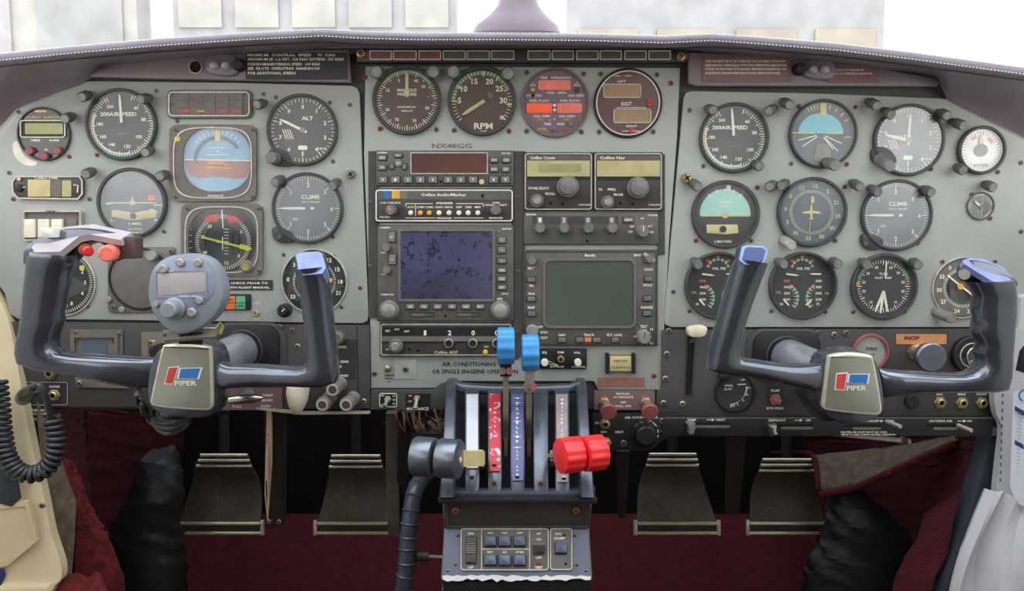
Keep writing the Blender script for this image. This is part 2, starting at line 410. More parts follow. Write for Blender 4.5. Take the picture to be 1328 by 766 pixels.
def post_light(parent, bx, by, tx, ty, pale=False, r=6.5, d=.001, L=.017):
    b = MB(d); a = W(bx, by, d); e = W(tx, ty, d+L); v = e-a; u = U(by, d)
    b.tube([a, a+v*.25, a+v*.3], [4.5*u, 4.5*u, 3.6*u], 'cap', 14)
    b.tube([a+v*.28, a+v*.35, a+v*.93, e], [(r-1)*u, r*u, r*u, (r-1)*u], 'cap', 16)
    o = b.build('post_light', parent)
    k = MB(d); k.tube([a+v*.995, e+v*.02], [(r-1.4)*u, (r-1.6)*u], 'captip' if not pale else 'knobpale', 14)
    t = k.build('lens_cap', parent); t.parent = o; return o
def knob(parent, x, y, prof, m, d=0., n=24, name='knob', tip=None, flutes=0, mark=None, label=None):
    b = MB(d); b.lathe(x, y, prof, m, n, tip)
    if flutes:
        R = max(r for r, h in prof); h1 = prof[-1][1]
        for k in range(flutes):
            a = 2*PI*k/flutes; b.rbox(x+R*math.cos(a)-.7, y+R*math.sin(a)-.7, x+R*math.cos(a)+.7, y+R*math.sin(a)+.7, prof[0][1], h1*.85, m)
    if mark: 
        a = math.radians(mark[0]); R = prof[-1][0]; b.line(x, y, x+R*math.sin(a), y-R*math.cos(a), 1.2, prof[-1][1]+.15, mark[1])
    return b.build(name, parent, label=label)
# ------------------------------------------------------------------ cabin shell and outside
def slab(name, x0, x1, y0, y1, z0, z1, m, parent=None):
    b = MB(); V = [(x, y, z) for x in (x0, x1) for y in (y0, y1) for z in (z0, z1)]
    b.raw(V, [(0, 1, 3, 2), (4, 6, 7, 5), (0, 4, 5, 1), (2, 3, 7, 6), (0, 2, 6, 4), (1, 5, 7, 3)], m); return b.build(name, parent)
struct(slab('floor', -.70, .70, -2.5, .52, -.03, 0, 'carpetdark'))
struct(slab('ceiling', -.72, .72, -2.5, -.82, 1.34, 1.37, 'liner'))  # out of view; cut back so sky light reaches the yokes
struct(slab('wall_rear', -.72, .72, -2.54, -2.5, -.03, 1.37, 'liner'))
struct(slab('wall_left', -.74, -.70, -2.5, .0, -.03, .74, 'liner'))
struct(slab('wall_right', .70, .74, -2.5, .0, -.03, .74, 'liner'))
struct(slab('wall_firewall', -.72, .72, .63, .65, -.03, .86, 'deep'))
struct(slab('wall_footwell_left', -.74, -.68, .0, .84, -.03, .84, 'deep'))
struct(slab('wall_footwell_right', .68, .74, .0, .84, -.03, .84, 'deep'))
b = MB(); b.raw([(-.68, .5, .001), (.68, .5, .001), (.68, .62, .13), (-.68, .62, .13), (-.68, .5, -.02), (.68, .5, -.02), (.68, .63, .12), (-.68, .63, .12)],
    [(0, 1, 2, 3), (4, 7, 6, 5), (0, 4, 5, 1), (2, 6, 7, 3), (1, 5, 6, 2), (0, 3, 7, 4)], 'carpet'); struct(b.build('floor_toe_board'))
for s_, nm in ((-1, 'left'), (1, 'right')):
    struct(slab('trim_window_post_'+nm, s_*.71-.02, s_*.71+.02, -1.3, -1.22, .74, 1.34, 'liner'))
for nm, x0, x1 in (('window_1', -.70, -.02), ('window_2', .02, .70)):  # panes stretched back overhead, out of view, to let in sky light
    b = MB(); b.raw([(x0, .40, .90), (x1, .40, .90), (x1, -.82, 1.36), (x0, -.82, 1.36), (x0, .404, .905), (x1, .404, .905), (x1, -.816, 1.365), (x0, -.816, 1.365)],
        [(0, 1, 2, 3), (4, 7, 6, 5), (0, 4, 5, 1), (1, 5, 6, 2), (2, 6, 7, 3), (3, 7, 4, 0)], 'wind'); struct(b.build(nm))
b = MB(); b.raw([(-90, 1.2, -1), (90, 1.2, -1), (90, 140, -1), (-90, 140, -1)], [(0, 1, 2, 3)], 'concrete'); struct(b.build('ground'))
def outbuild(label, x0, x1, z1, y, m, m2, n, rows=1):
    t = thing('hangar', label, 'building', loc=((x0+x1)/2, y, -1))
    b = MB(); b.raw([(x, yy, z) for x in (x0, x1) for yy in (y, y+1.2) for z in (-1, z1)], [(0, 1, 3, 2), (4, 6, 7, 5), (0, 4, 5, 1), (2, 3, 7, 6), (0, 2, 6, 4), (1, 5, 7, 3)], m); b.build('wall', t)
    for k in range(n):
        for r in range(rows):
            a = x0+(x1-x0)*(k+.12)/n; c = x0+(x1-x0)*(k+.88)/n; z0 = 3+(z1-3.5)*r/rows; zz = 3+(z1-3.5)*(r+.85)/rows
            b = MB(); b.raw([(x, yy, z) for x in (a, c) for yy in (y-.12, y-.01) for z in (z0, zz)], [(0, 1, 3, 2), (4, 6, 7, 5), (0, 4, 5, 1), (2, 3, 7, 6), (0, 2, 6, 4), (1, 5, 7, 3)], m2); b.build('panel', t)
outbuild('pale hangar with grey wall panels beyond the windshield, at the far left', -32, -14.6, 10.5, 30, 'hangarwall', 'hangargrey', 4, 2)
outbuild('pale grey panelled hangar beyond the windshield, beside the compass post', -13.2, -2.2, 14, 30, 'hangargrey', 'hangarwall', 5, 2)
outbuild('beige hangar with light panels beyond the windshield on the co-pilot side', 2.2, 14.5, 9.6, 30, 'hangargrey', 'hangarbeige', 4, 1)
# unseen seats, added behind the camera to keep the footwells dark
for sx, lb in ((-.34, 'unseen dark cloth pilot seat added to shade the footwell, round display side'), (.34, 'unseen dark cloth co-pilot seat added to shade the footwell, paper checklist side')):
    t = thing('seat', lb, 'seat', loc=(sx, -1.3, 0)); 
    b = MB(); b.raw([(sx+i*.22, y, z) for i in (-1, 1) for y in (-1.55, -1.05) for z in (.26, .38)], [(0, 1, 3, 2), (4, 6, 7, 5), (0, 4, 5, 1), (2, 3, 7, 6), (0, 2, 6, 4), (1, 5, 7, 3)], 'seat'); b.build('cushion', t)
    b = MB(); b.raw([(sx+i*.22, y-(z-.3)*.25, z) for i in (-1, 1) for y in (-1.66, -1.54) for z in (.3, .98)], [(0, 1, 3, 2), (4, 6, 7, 5), (0, 4, 5, 1), (2, 3, 7, 6), (0, 2, 6, 4), (1, 5, 7, 3)], 'seat'); b.build('backrest', t)
    b = MB(); b.raw([(sx+i*.16, y, z) for i in (-1, 1) for y in (-1.5, -1.1) for z in (0, .26)], [(0, 1, 3, 2), (4, 6, 7, 5), (0, 4, 5, 1), (2, 3, 7, 6), (0, 2, 6, 4), (1, 5, 7, 3)], 'seat'); b.build('base', t)
# ------------------------------------------------------------------ glareshield
TOP = [(-90, 92), (0, 70), (100, 60), (200, 51), (320, 43), (420, 38), (470, 41), (540, 43), (664, 43), (760, 44), (860, 47), (920, 44), (980, 48), (1080, 56), (1180, 68), (1328, 88), (1420, 104)]
LOW = [(-90, 245), (0, 165), (22, 140), (70, 120), (112, 106), (118, 101), (130, 88), (300, 72), (400, 66), (460, 62), (890, 64), (960, 72), (1060, 80), (1216, 100), (1228, 128), (1328, 178), (1420, 240)]
def shield(j0, j1, prof_fn, m, name, parent, nx=110):
    rows = []
    for j in range(j0, j1):
        rows.append([prof_fn(-90+1510*i/nx, j) for i in range(nx+1)])
    b = MB(); b.grid(rows, m); return b.build(name, parent, smooth=60)
gs = thing('glareshield', 'padded grey-purple leather glareshield curving over the whole panel below the windshield', 'glareshield', 664, 45, .0)
def roll(x, j):
    ty = interp(TOP, x); c = W(x, ty+7, .07); u = U(ty, .07); a = math.radians(160-40*j)  # half round front edge
    r = 8.5*u; return Vector((c.x, c.y-math.sin(a)*r*1.1-.0, c.z+math.cos(a)*r))
def toppad(x, j):
    ty = interp(TOP, x); c = W(x, ty+7, .07); u = U(ty, .07); z = c.z+8.4*u
    return Vector((c.x, [.42, .2, .05, c.y+.004][j], z-[.03, .006, .001, 0][j]))
def facepad(x, j):
    ty = interp(TOP, x); ly = interp(LOW, x); k = j/6
    yy = (ty+17)*(1-k)+ly*k; d = .066*(1-k)**1.5+.0035; return W(x, yy, d)
shield(0, 4, toppad, 'leather', 'top_pad', gs)
def rollp(x, j):
    ty = interp(TOP, x); c = W(x, ty+7.5, .07); u = U(ty, .07); a = math.radians(-8+196*j/9); r = 8*u
    return Vector((c.x, c.y-math.sin(a)*r*1.2, c.z+math.cos(a)*r))
shield(0, 10, rollp, 'leatherroll', 'edge_roll', gs)
shield(0, 7, facepad, 'leather', 'face_pad', gs)
for nm, ang in (('upper', 50), ('lower', 112)):
    b = MB(); k = 0; x = -60.
    while x < 1390:
        def sp_(x): 
            ty = interp(TOP, x); c = W(x, ty+7.5, .07); u = U(ty, .07); a = math.radians(ang); r = 8.15*u
            return Vector((c.x, c.y-math.sin(a)*r*1.2, c.z+math.cos(a)*r))
        b.tube([sp_(x), sp_(x+2.6)], .00065, 'stitch', 4); x += 4.6
    b.build('stitching', gs, stuff=True)
# ------------------------------------------------------------------ panel boards
bk = thing('panel_backing', 'dark structural board seen in the gaps between the grey instrument boards', 'panel', 664, 300, -.006)
b = MB(-.006); b.prism([(-60, 185), (0, 170), (24, 146), (112, 112), (122, 104), (460, 70), (890, 72), (1200, 104), (1228, 134), (1328, 184), (1390, 225), (1390, 500), (1300, 530), (20, 530), (-60, 400)], -12, 0, 'subpanel'); b.build('board', bk)
lp = thing('instrument_panel', 'grey pilot instrument board with two rows of post-lit dials behind the left yoke', 'panel', 240, 260)
b = MB(); b.prism([(-30, 190), (0, 161), (10, 148), (24, 138), (60, 122), (107, 105), (300, 107), (455, 111), (463, 114), (466, 121), (471, 250), (478, 408), (476, 416), (470, 419), (22, 413), (12, 406), (6, 380), (-30, 330)], -5, 0, 'grey', .8); b.build('board', lp)
screws(lp, [(24, 145), (90, 0)][:1]+[(203, 118), (342, 122), (358, 126), (428, 133), (454, 136), (432, 209), (12, 224), (17, 258), (116, 258), (213, 300), (126, 201, 'screwrust'), (90, 203, 'screwrust'), (432, 307), (433, 332), (467, 373), (443, 398), (368, 330), (114, 397), (36, 327), (30, 400), (230, 157)], 0, 'screwdark', 2.8)
screw(lp, 456, 226, 0, 'steel', 6, 5)
rp_ = thing('instrument_panel', 'grey co-pilot instrument board with slanted upper corner behind the right yoke', 'panel', 1090, 270)
b = MB(); b.prism([(887, 126), (890, 120), (898, 118), (1060, 121), (1228, 128), (1270, 145), (1326, 172), (1360, 200), (1360, 380), (1326, 384), (1320, 424), (870, 424), (863, 421), (861, 414)], -5, 0, 'grey', .8); b.build('board', rp_)
screws(rp_, [(894, 143), (912, 215), (982, 243, 'screwrust'), (1036, 138, 'screwrust'), (1109, 139, 'screwrust'), (1026, 212), (1098, 213, 'screwrust'), (1095, 242), (1207, 219, 'screwrust'), (1294, 223), (1260, 252), (1284, 283), (902, 312, 'screwrust'), (974, 312), (1083, 312), (1190, 315), (873, 378), (894, 403, 'screwrust'), (1000, 403), (1070, 404), (1106, 404), (1173, 404), (1222, 339), (1290, 339), (1324, 211), (1324, 300)], 0, 'screwdark', 3)
screw(rp_, 889, 231, 0, 'brass', 7, 5)
cp = thing('instrument_panel', 'grey centre board carrying the engine dials and the radio stack', 'panel', 668, 290)
b = MB(-.001); b.prism([(474, 86), (882, 88), (878, 180), (868, 310), (857, 505), (776, 505), (770, 494), (580, 494), (571, 503), (481, 503), (480, 420), (472, 200)], -4, 0, 'grey', .8); b.build('board', cp)
screws(cp, [(493, 167, 'screwrust'), (566, 168), (589, 169), (660, 170, 'screwrust'), (683, 94), (757, 96), (683, 170), (754, 171), (779, 96), (852, 97), (777, 171), (847, 171), (473, 100, 'screwrust'), (870, 108, 'screwrust'), (486, 484), (670, 463, 'screwrust'), (848, 487, 'screwrust')], -.001, 'screwdark', 3.4)
b = MB(); b.text('NX48GG', 586, 189, 6, -.8, 'inkgrey', 52); b.build('pencil_mark', cp)
b = MB(-.001); b.text('AIR CONDITIONING OFF', 616, 472, 5.6, .3, 'ink', 86); b.text('OR SINGLE ENGEINE OPERATION', 616, 481.5, 5.6, .3, 'ink', 112); b.build('lettering', cp)
rk = thing('radio_shade_strips', 'flat dark strips standing in for deep shade around the two columns of radios', 'shade', 668, 320)  # deep shade beside the radios, built as thin dark strips
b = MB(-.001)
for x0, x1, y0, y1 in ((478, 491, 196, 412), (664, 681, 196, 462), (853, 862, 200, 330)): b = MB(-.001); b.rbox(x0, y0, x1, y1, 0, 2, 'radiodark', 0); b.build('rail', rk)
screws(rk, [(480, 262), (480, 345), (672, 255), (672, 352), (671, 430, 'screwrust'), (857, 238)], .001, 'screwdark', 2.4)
# ------------------------------------------------------------------ gauges
def gauge(name, label, x, y, R, face='dial', bez='bezel', bw=4.5, bh=7, glass='lens', cat='gauge', group=None, rim=None, flange=None, d=0.):
    t = thing(name, label, cat, x, y, d, group)
    b = MB(d)
    if flange: b.prism(flange[0], -.5, flange[1], flange[2], .8)
    b.ring(x, y, R-bw, R, bh, bez, 56, -.5, 1.2); 
    if rim: b.ring(x, y, R-bw-1.2, R-bw+.3, bh+.5, rim, 56, 1, .4)
    b.build('bezel', t)
    b = MB(d); b.disc(x, y, R-bw+.5, 1, face, 48, -.5); b.build('face', t)
    g = MB(d); g.disc(x, y, R-bw+.4, bh-2, glass, 40, bh-2.6); g.build('glass', t)
    return t
def nums(b, x, y, lst, r, size, m='cream', h=1.5, w=None):
    for q in lst:
        a = math.radians(q[1]); rr_ = q[2] if len(q) > 2 else r
        b.text(q[0], x+rr_*math.sin(a), y-rr_*math.cos(a), size, h, m, w)
def airspeed(x, y, R, label, pls):
    t = gauge('airspeed_indicator', label, x, y, R, bw=4, bez='bezel')
    r = R-5; b = MB()
    b.arc(x, y, r-2.2, r-.2, 82, 250, 1.3, 'green'); b.arc(x, y, r-4.6, r-2.6, 165, 292, 1.3, 'white'); b.arc(x, y, r-2.2, r-.2, 250, 292, 1.3, 'yellow'); b.arc(x, y, r-6, r, 322, 328, 1.4, 'red')
    b.ticks(x, y, r-5, r, .9, 1.5, 'cream', 60, 20, 330); b.ticks(x, y, r-7, r, 1.1, 1.55, 'cream', 15, 20, 330)
    b.build('scale', t, stuff=True)
    b = MB(); nums(b, x, y, [('60', 40), ('80', 76), ('100', 125, r*.66), ('120', 166), ('140', 207), ('160', 238), ('180', 272)], r*.7, 4.6)
    b.text('200AIRSPEED', x-r*.12, y-r*.34, 5, 1.5, 'cream', r*1.15); b.text('260', x-r*.38, y-r*.58, 4.4, 1.5, 'cream'); b.text('KNOTS', x+2, y+r*.28, 2.6, 1.5, 'inkgrey', 14)
    b.build('numerals', t, stuff=True)
    b = MB(); b.needle(x, y, 356, r*.96, 3.2, 3, 'cream', 2, 1.5); b.disc(x, y, 3, 3.4, 'black'); b.build('needle', t)
    for q in pls: post_light(t, *q)
    return t
airspeed(159, 162, 46, 'round black airspeed dial with green and white arcs, beside the small LCD clock', [(116, 122, 106, 126), (194, 126, 182, 129), (197, 194, 188, 198, True)])
airspeed(951, 179, 45, 'co-pilot airspeed dial at the upper corner of the right-hand board', [(917, 140, 925, 143), (1004, 140, 997, 144), (978, 211, 985, 216, True)])
def altimeter(x, y, R, label, kn, longa, shorta, altdx, face, glass, pls):
    t = gauge('altimeter', label, x, y, R, face, bw=4, glass=glass, flange=(smoothpoly([(kn[0]-9, kn[1]-14), (kn[0]+14, kn[1]-14), (kn[0]+28, kn[1]+8), (kn[0]+10, kn[1]+11), (kn[0]-9, kn[1]+7)], 2), 5, 'bezel'))
    r = R-5; b = MB(); b.ticks(x, y, r-4, r, .8, 1.4, 'cream', 50); b.ticks(x, y, r-6.5, r, 1.1, 1.5, 'cream', 10); b.build('scale', t, stuff=True)
    b = MB(); nums(b, x, y, [(str(k), 36*k) for k in range(10)], r*.74, 5.6)
    b.text('ALT', x+altdx, y-r*.38 if altdx > 0 else y-r*.1, 5, 1.5, 'cream', 15); b.text('1013', x+r*.62, y+r*.58, 3.4, 1.5, 'cream', 10)
    b.build('numerals', t, stuff=True)
    b = MB(); b.rbox(x-r*.66, y-r*.05, x-r*.30, y+r*.32, 1, 1.4, 'dialbrown', 2)
    for k in range(4): b.line(x-r*.64+k*3, y-r*.03, x-r*.52+k*3, y+r*.28, 1, 1.6, 'cream')
    b.rbox(x-6, y+r*.48, x+6, y+r*.62, 1, 1.5, 'cream', 2); b.build('drum_window', t)
    b = MB(); b.needle(x, y, longa[0], longa[1]*r, 3.4, 3, 'cream', 6, 1); b.build('needle', t)
    if shorta: b = MB(); b.needle(x, y, shorta[0], shorta[1]*r, 4.4, 2.4, 'cream', 4, 1.6); b.build('needle', t)
    b = MB(); b.disc(x, y, 3.6, 3.5, 'knobgrey'); b.build('hub', t)
    knob(t, kn[0], kn[1], [(8, 4), (8, 7), (6.5, 8), (7.5, 9), (7.5, 20), (6.5, 21.5)], 'knobgrey', tip=kn[2:4] if len(kn) > 2 else None)
    for q in pls: post_light(t, *q)
altimeter(393, 169, 46, 'pilot altimeter with a single pale pointer aiming up and outward', (358, 206), (296, .8), None, 6, 'dial', 'lens', [(343, 133, 333, 136)])
altimeter(1177, 182, 46, 'hazy co-pilot altimeter with two pale pointers and a large knurled knob', (1137, 204, 1144, 217), (4, .85), (283, .72), -9, 'dialblue', 'lenshaze', [(1125, 131, 1137, 137), (1146, 143, 1156, 149), (1217, 145, 1228, 150), (1234, 157, 1249, 163)])
def climb(x, y, R, label, face, glass, pls, lobe):
    t = gauge('vertical_speed_indicator', label, x, y, R, face, bw=4, glass=glass, flange=(smoothpoly(lobe, 2), 5, 'bezel'))
    r = R-5; b = MB(); b.ticks(x, y, r-4, r, .7, 1.4, 'cream', 32, 275, 445); b.ticks(x, y, r-4, r, .7, 1.4, 'cream', 32, 95, 265); b.ticks(x, y, r-7, r, 1.2, 1.5, 'cream', 8, 0, 360); b.build('scale', t, stuff=True)
    b = MB(); nums(b, x, y, [('1', 312), ('2', 0), ('3', 46), ('4', 92), ('3', 134), ('2', 180), ('1', 228)], r*.74, 5.8)
    b.text('CLIMB', x+3, y-r*.36, 5.2, 1.5, 'cream', 24); b.text('1000 FT PER MIN', x+3, y-r*.2, 2, 1.5, 'cream', 24); b.text('DN', x-r*.4, y+r*.34, 3, 1.5, 'cream')
    b.build('numerals', t, stuff=True)
    b = MB(); b.needle(x+2, y, 270, r*.9, 3.2, 3, 'cream', 6, 1.4); b.disc(x, y, 3.4, 3.5, 'dialblue'); b.build('needle', t)
    screw(t, lobe[1][0]+6, lobe[1][1]-6, .0055, 'screwdark', 2.6)
    for q in pls: post_light(t, *q)
climb(400, 270, 46, 'pilot climb-rate dial below the altimeter, pointer at zero', 'dialblue', 'lenshaze', [(366, 231, 357, 237), (439, 235, 431, 241)], [(352, 290), (356, 314), (382, 316), (384, 300)])
climb(1161, 279, 46, 'co-pilot climb-rate dial with a black lobed bezel, below the hazy altimeter', 'dialblue', 'lenshaze', [(1104, 236, 1115, 242), (1128, 243, 1139, 250), (1197, 244, 1208, 250)], [(1113, 300), (1117, 323), (1142, 325), (1145, 306)])
# clock
t = gauge('clock', 'small round digital clock with LCD window and three red buttons', 58, 174, 34.5, 'black', 'bezel', 2.5, 4)
b = MB(); b.rframe(28, 156, 87, 179, 1.5, 1, 4, 'rim', 4); b.rbox(30, 158, 85, 177, .9, 2.2, 'black', 3); b.build('window_frame', t)
b = MB(); b.rbox(34, 160, 83, 174, 2, 2.6, 'lcd', 1); b.build('display', t)
b = MB(); b.text('ZULU  LOCAL', 58, 152, 2.6, 1.6, 'amber', 50); b.rbox(46, 143, 61, 145.6, 1, 1.6, 'amber'); b.text('TIMER', 47, 182, 3, 1.6, 'cream', 13); b.text('ALARM', 71, 182, 3, 1.6, 'cream', 13); b.text('SET', 49, 200, 2.4, 1.6, 'cream'); b.text('SEL', 61, 194, 2.4, 1.6, 'cream'); b.text('CTRL', 76, 201, 2.4, 1.6, 'cream'); b.build('lettering', t, stuff=True)
for q in ((42, 196), (61, 203), (78, 196)): knob(t, q[0], q[1], [(5.4, 1), (5.4, 7), (4.4, 8)], 'redknob' if 0 else 'maroonknob', name='button')
post_light(t, 95, 150, 84, 154, True)
b = MB(); b.prism(smoothpoly([(16, 185), (24, 182), (28, 196), (36, 206), (50, 210), (46, 216), (30, 214), (18, 202)], 2), 0, .7, 'cream'); b.build('glue_smear', t)
# annunciator strip
t = thing('annunciator', 'long narrow dark annunciator window above the square attitude indicator', 'annunciator', 271, 136)
b = MB(); b.rbox(218, 117, 328, 154, -.5, 4, 'bezelgrey', 7, 1); b.build('housing', t)
b = MB(); b.rframe(220.5, 119.5, 325.5, 151.5, 1.6, 3.5, 5.5, 'rim', 6); b.build('rim', t)
b = MB(); b.rbox(229, 121, 317, 150, 3, 5, 'bezelgrey', 2); 
for i in range(5):
    for j in range(3): b.rbox(231+i*17.2, 122.5+j*9.2, 247+i*17.2, 130.5+j*9.2, 4.8, 5.6, ['bezelgrey', 'bezelgrey', 'placardbrown'][j], .8)
b.build('legend_windows', t); 
b = MB(); 
for x, c in ((243, 'orange'), (262, 'yellow'), (291, 'orange'), (309, 'orange')): b.text('TRIM', x, 145, 3, 5.9, c, 10)
b.text('HDG  NAV  APPR  ALT', 272, 133, 2.4, 5.9, 'inkgrey', 70); b.build('lettering', t, stuff=True)
screws(t, [(223.5, 135), (322, 137)], .0035, 'screwdark', 2)
# attitude and HSI
def sqinst(name, label, x0, y0, x1, y1, cx, cy, R, cat, faceshape):
    t = thing(name, label, cat, (x0+x1)/2, (y0+y1)/2)
    b = MB(); o = rr(x0, y0, x1, y1, 4, 5); i = [( (cx+R*math.cos(a)*.0), 0) for a in (0,)]
    inn = []
    for (px, py) in o:
        a = math.atan2(py-cy, px-cx); e = 2.6; q = (abs(math.cos(a))**e+abs(math.sin(a))**e)**(-1/e); inn.append((cx+R*q*math.cos(a), cy+R*q*math.sin(a)))
    # frame with many points so the opening is round
    N = 64; ou, inn2, rim0, rim1 = [], [], [], []
    for k in range(N):
        a = 2*PI*k/N; c, s = math.cos(a), math.sin(a); qx = (x1-x0)/2; qy = (y1-y0)/2
        f = lambda e, rx, ry: (abs(c/rx)**e+abs(s/ry)**e)**(-1/e)
        m = f(14, qx, qy); ou.append(((x0+x1)/2+m*c, (y0+y1)/2+m*s)); m = f(2.5, R, R*.94); inn2.append((cx+m*c, cy+m*s))
        m = f(4, qx-5, qy-3.5); rim0.append(((x0+x1)/2+m*c, (y0+y1)/2+m*s)); m = f(4, qx-6.6, qy-5.1); rim1.append(((x0+x1)/2+m*c, (y0+y1)/2+m*s))
    b.frame(ou, inn2, -.5, 5.5, 'bezelgrey'); b.build('bezel', t)
    b = MB(); b.frame(rim0, rim1, 5, 6.6, 'rim'); b.build('rim', t)
    for q in ((x0+6, y0+6), (x1-6, y0+6), (x0+6, y1-6), (x1-6, y1-6)): screw(t, q[0], q[1], .005, 'screwdark', 2.8)
    b = MB(); b.prism(inn2, -.5, .6, faceshape); b.build('face', t)
    g = MB(); g.prism([(cx+(q[0]-cx)*1.0, cy+(q[1]-cy)*1.0) for q in inn2], 4, 4.5, 'lens'); g.build('glass', t)
    return t, inn2
t, inn = sqinst('attitude_indicator', 'square pilot attitude indicator with sky-blue upper and reddish lower half', 222, 162, 334, 261, 283, 207, 44, 'gauge', 'skyblue')
b = MB(); hz = [q for q in inn if q[1] > 208]; hz = sorted(hz, key=lambda q: math.atan2(q[1]-200, q[0]-283)); b.prism([(240, 207)]+[(326, 208)]+[(324, 219), (318, 230), (300, 233), (262, 233), (246, 226)], .5, 1.2, 'earth'); b.prism([(250, 236), (262, 231), (283, 229), (304, 232), (316, 238), (300, 248), (266, 248)], .6, 1.6, 'skyblue'); b.build('horizon_card', t)
b = MB(); b.line(240, 207, 326, 208.5, 1.2, 1.8, 'cream'); b.text('20', 283, 196, 3, 1.8, 'cream'); b.line(268, 201, 298, 201, .8, 1.8, 'cream'); b.line(272, 192, 294, 192, .8, 1.8, 'cream'); b.line(268, 217, 300, 218, .9, 1.8, 'amber')
b.ticks(283, 207, 33, 38, 1, 1.8, 'cream', 10, -50, 50); b.rbox(279.5, 169, 286.5, 183, 1.6, 2.4, 'ivory', 1); b.build('scale', t, stuff=True)
b = MB(); b.arc(283, 207, 27, 31, -100, 60, 2, 'dialblue'); b.build('bank_ring', t)
b = MB(); b.rbox(270, 209, 291, 213, 1.6, 2.6, 'orange', 1); b.needle(291, 213, 105, 8, 2, 2.6, 'orange'); b.build('aircraft_symbol', t)
b = MB(); b.rbox(229, 178, 236, 184, 5.4, 6.4, 'yellow', 1); b.text('DECISION HT', 282, 254, 2.4, 5.9, 'cream', 20); b.text('FD', 277, 165, 2, 5.9, 'amber'); b.build('lettering', t, stuff=True)
t, inn = sqinst('horizontal_situation_indicator', 'square heading indicator with a yellow course needle and two red flags', 237, 264, 342, 357, 290, 311, 44, 'gauge', 'dial')
b = MB(); b.ring(290, 314, 24, 37, 1.8, 'radiodark', 48, .4, .4); b.build('compass_card', t)
b = MB(); b.ticks(290, 314, 31, 36, .8, 2.1, 'cream', 72); nums(b, 290, 314, [('3', 60), ('6', 100), ('12', 170), ('24', 200), ('W', 240), ('30', 285), ('33', 320), ('E', 130)], 27, 4.2, h=2.2); b.ticks(245, 318, -2, 2, 1, 1, 'cream', 1)
for k in range(5): b.line(244, 297+k*8, 249, 297+k*8, 1, 1.1, 'cream')
for k in range(9): b.line(291, 297+k*4, 297, 297+k*4, .7, 1.4, 'cream')
b.build('scale', t, stuff=True)
b = MB(); b.needle(290, 314, 104, 37, 2.4, 3.4, 'lime', 28, .6, 1); b.needle(312, 319, 104, 16, 6, 3.6, 'lime', 0, .8, 1); b.build('course_needle', t)
b = MB(); b.line(289, 272, 290.5, 296, 1.4, 3.4, 'cream'); b.line(282, 314, 298, 314, 1, 3.8, 'yellow'); b.line(290, 307, 290, 324, 1.2, 3.8, 'cream'); b.build('lubber_line', t)
for f in ([(265, 287), (269, 280), (284, 277), (284, 287.5)], [(295, 278), (308, 281), (317, 289), (298, 289)]): b = MB(); b.prism(f, 2, 3.4, 'red'); b.build('warning_flag', t)
b = MB(); b.rbox(301, 299, 303, 332, 1, 2, 'black'); b.rbox(309, 299, 311, 332, 1, 2, 'black'); b.build('guide_slots', t)
knob(t, 322, 344.5, [(8, 4), (8, 9), (7, 10), (6, 10.2), (6, 9.4)], 'knobgrey', name='setting_knob'); b = MB(); b.disc(322, 344.5, 5.6, 10.8, 'brass', 20, 9); b.build('knob_cap', t)
# turn coordinators
t = gauge('turn_coordinator', 'hazy turn coordinator with a pale aeroplane bar, beside the square attitude indicator', 173, 263, 45, 'dialblue', bw=4.5, glass='lenshaze')
b = MB(); b.line(142, 263, 204, 263, 2, 2.6, 'ivory'); b.disc(173, 263, 3.6, 3, 'ivory'); b.line(173, 255, 173, 263, 2, 2.6, 'ivory'); b.rbox(193, 253, 201, 260, 1, 2.4, 'orange', 1); b.build('aircraft_symbol', t)
b = MB(); b.prism([(151, 272), (173, 276), (195, 272), (205, 273), (203, 282), (173, 286), (146, 281), (146, 273)], .8, 2.4, 'ivory', .4); b.build('slip_tube', t); b = MB(); b.disc(174, 280, 4, 3.4, 'ink'); b.build('ball', t)
b = MB(); b.text('2 MIN.', 176, 290, 3.4, 1.6, 'cream', 18); b.text('NO PITCH', 176, 297, 2.6, 1.6, 'cream', 18); b.text('INFORMATION', 178, 301.5, 2.4, 1.6, 'cream', 22); b.text('L', 146, 285, 4, 1.6, 'cream'); b.text('R', 203, 285, 4, 1.6, 'cream'); b.line(200, 266, 210, 265.5, 1.4, 1.6, 'cream'); b.line(138, 264, 146, 264, 1.4, 1.6, 'cream'); b.line(196, 271, 206, 275, 1.2, 1.6, 'cream'); b.build('lettering', t, stuff=True)
post_light(t, 121, 221, 111, 226); post_light(t, 217, 225, 207, 229)
t = gauge('turn_coordinator', 'co-pilot turn indicator with pale aqua upper half and cream ball tube', 940, 278, 44, 'dial', bw=5)
b = MB(); pts = [(940+33*math.cos(math.radians(a)), 278+33*math.sin(math.radians(a))) for a in range(181, 360, 8)]; b.prism(pts+[(973, 279), (907, 279)], .5, 1.5, 'aqua'); b.build('sky_card', t)
b = MB(); b.line(908, 279.5, 972, 279.5, 2.2, 2.2, 'ivory'); b.disc(940, 279, 4, 2.8, 'ivory'); b.build('aircraft_symbol', t)
b = MB(); b.prism([(916, 291), (956, 291), (957, 302), (940, 304), (916, 302)], .8, 2.4, 'ivory', .4); b.disc(937, 297, 4.4, 3, 'ink'); b.build('slip_tube', t)
b = MB(); b.rbox(942, 240, 947, 248, 1, 2, 'white'); b.text('TURN', 940, 262, 3, 1.8, 'cream', 16); b.text('IND', 940, 268, 3, 1.8, 'cream', 10); b.text('2 MIN TURN', 937, 313, 3, 1.6, 'cream', 22); b.ticks(940, 278, 29, 34, 1.4, 1.8, 'cream', 4, -40, 40); b.build('lettering', t, stuff=True)
post_light(t, 897, 236, 905, 242); post_light(t, 1004, 238, 998, 242); post_light(t, 1020, 236, 1013, 241)
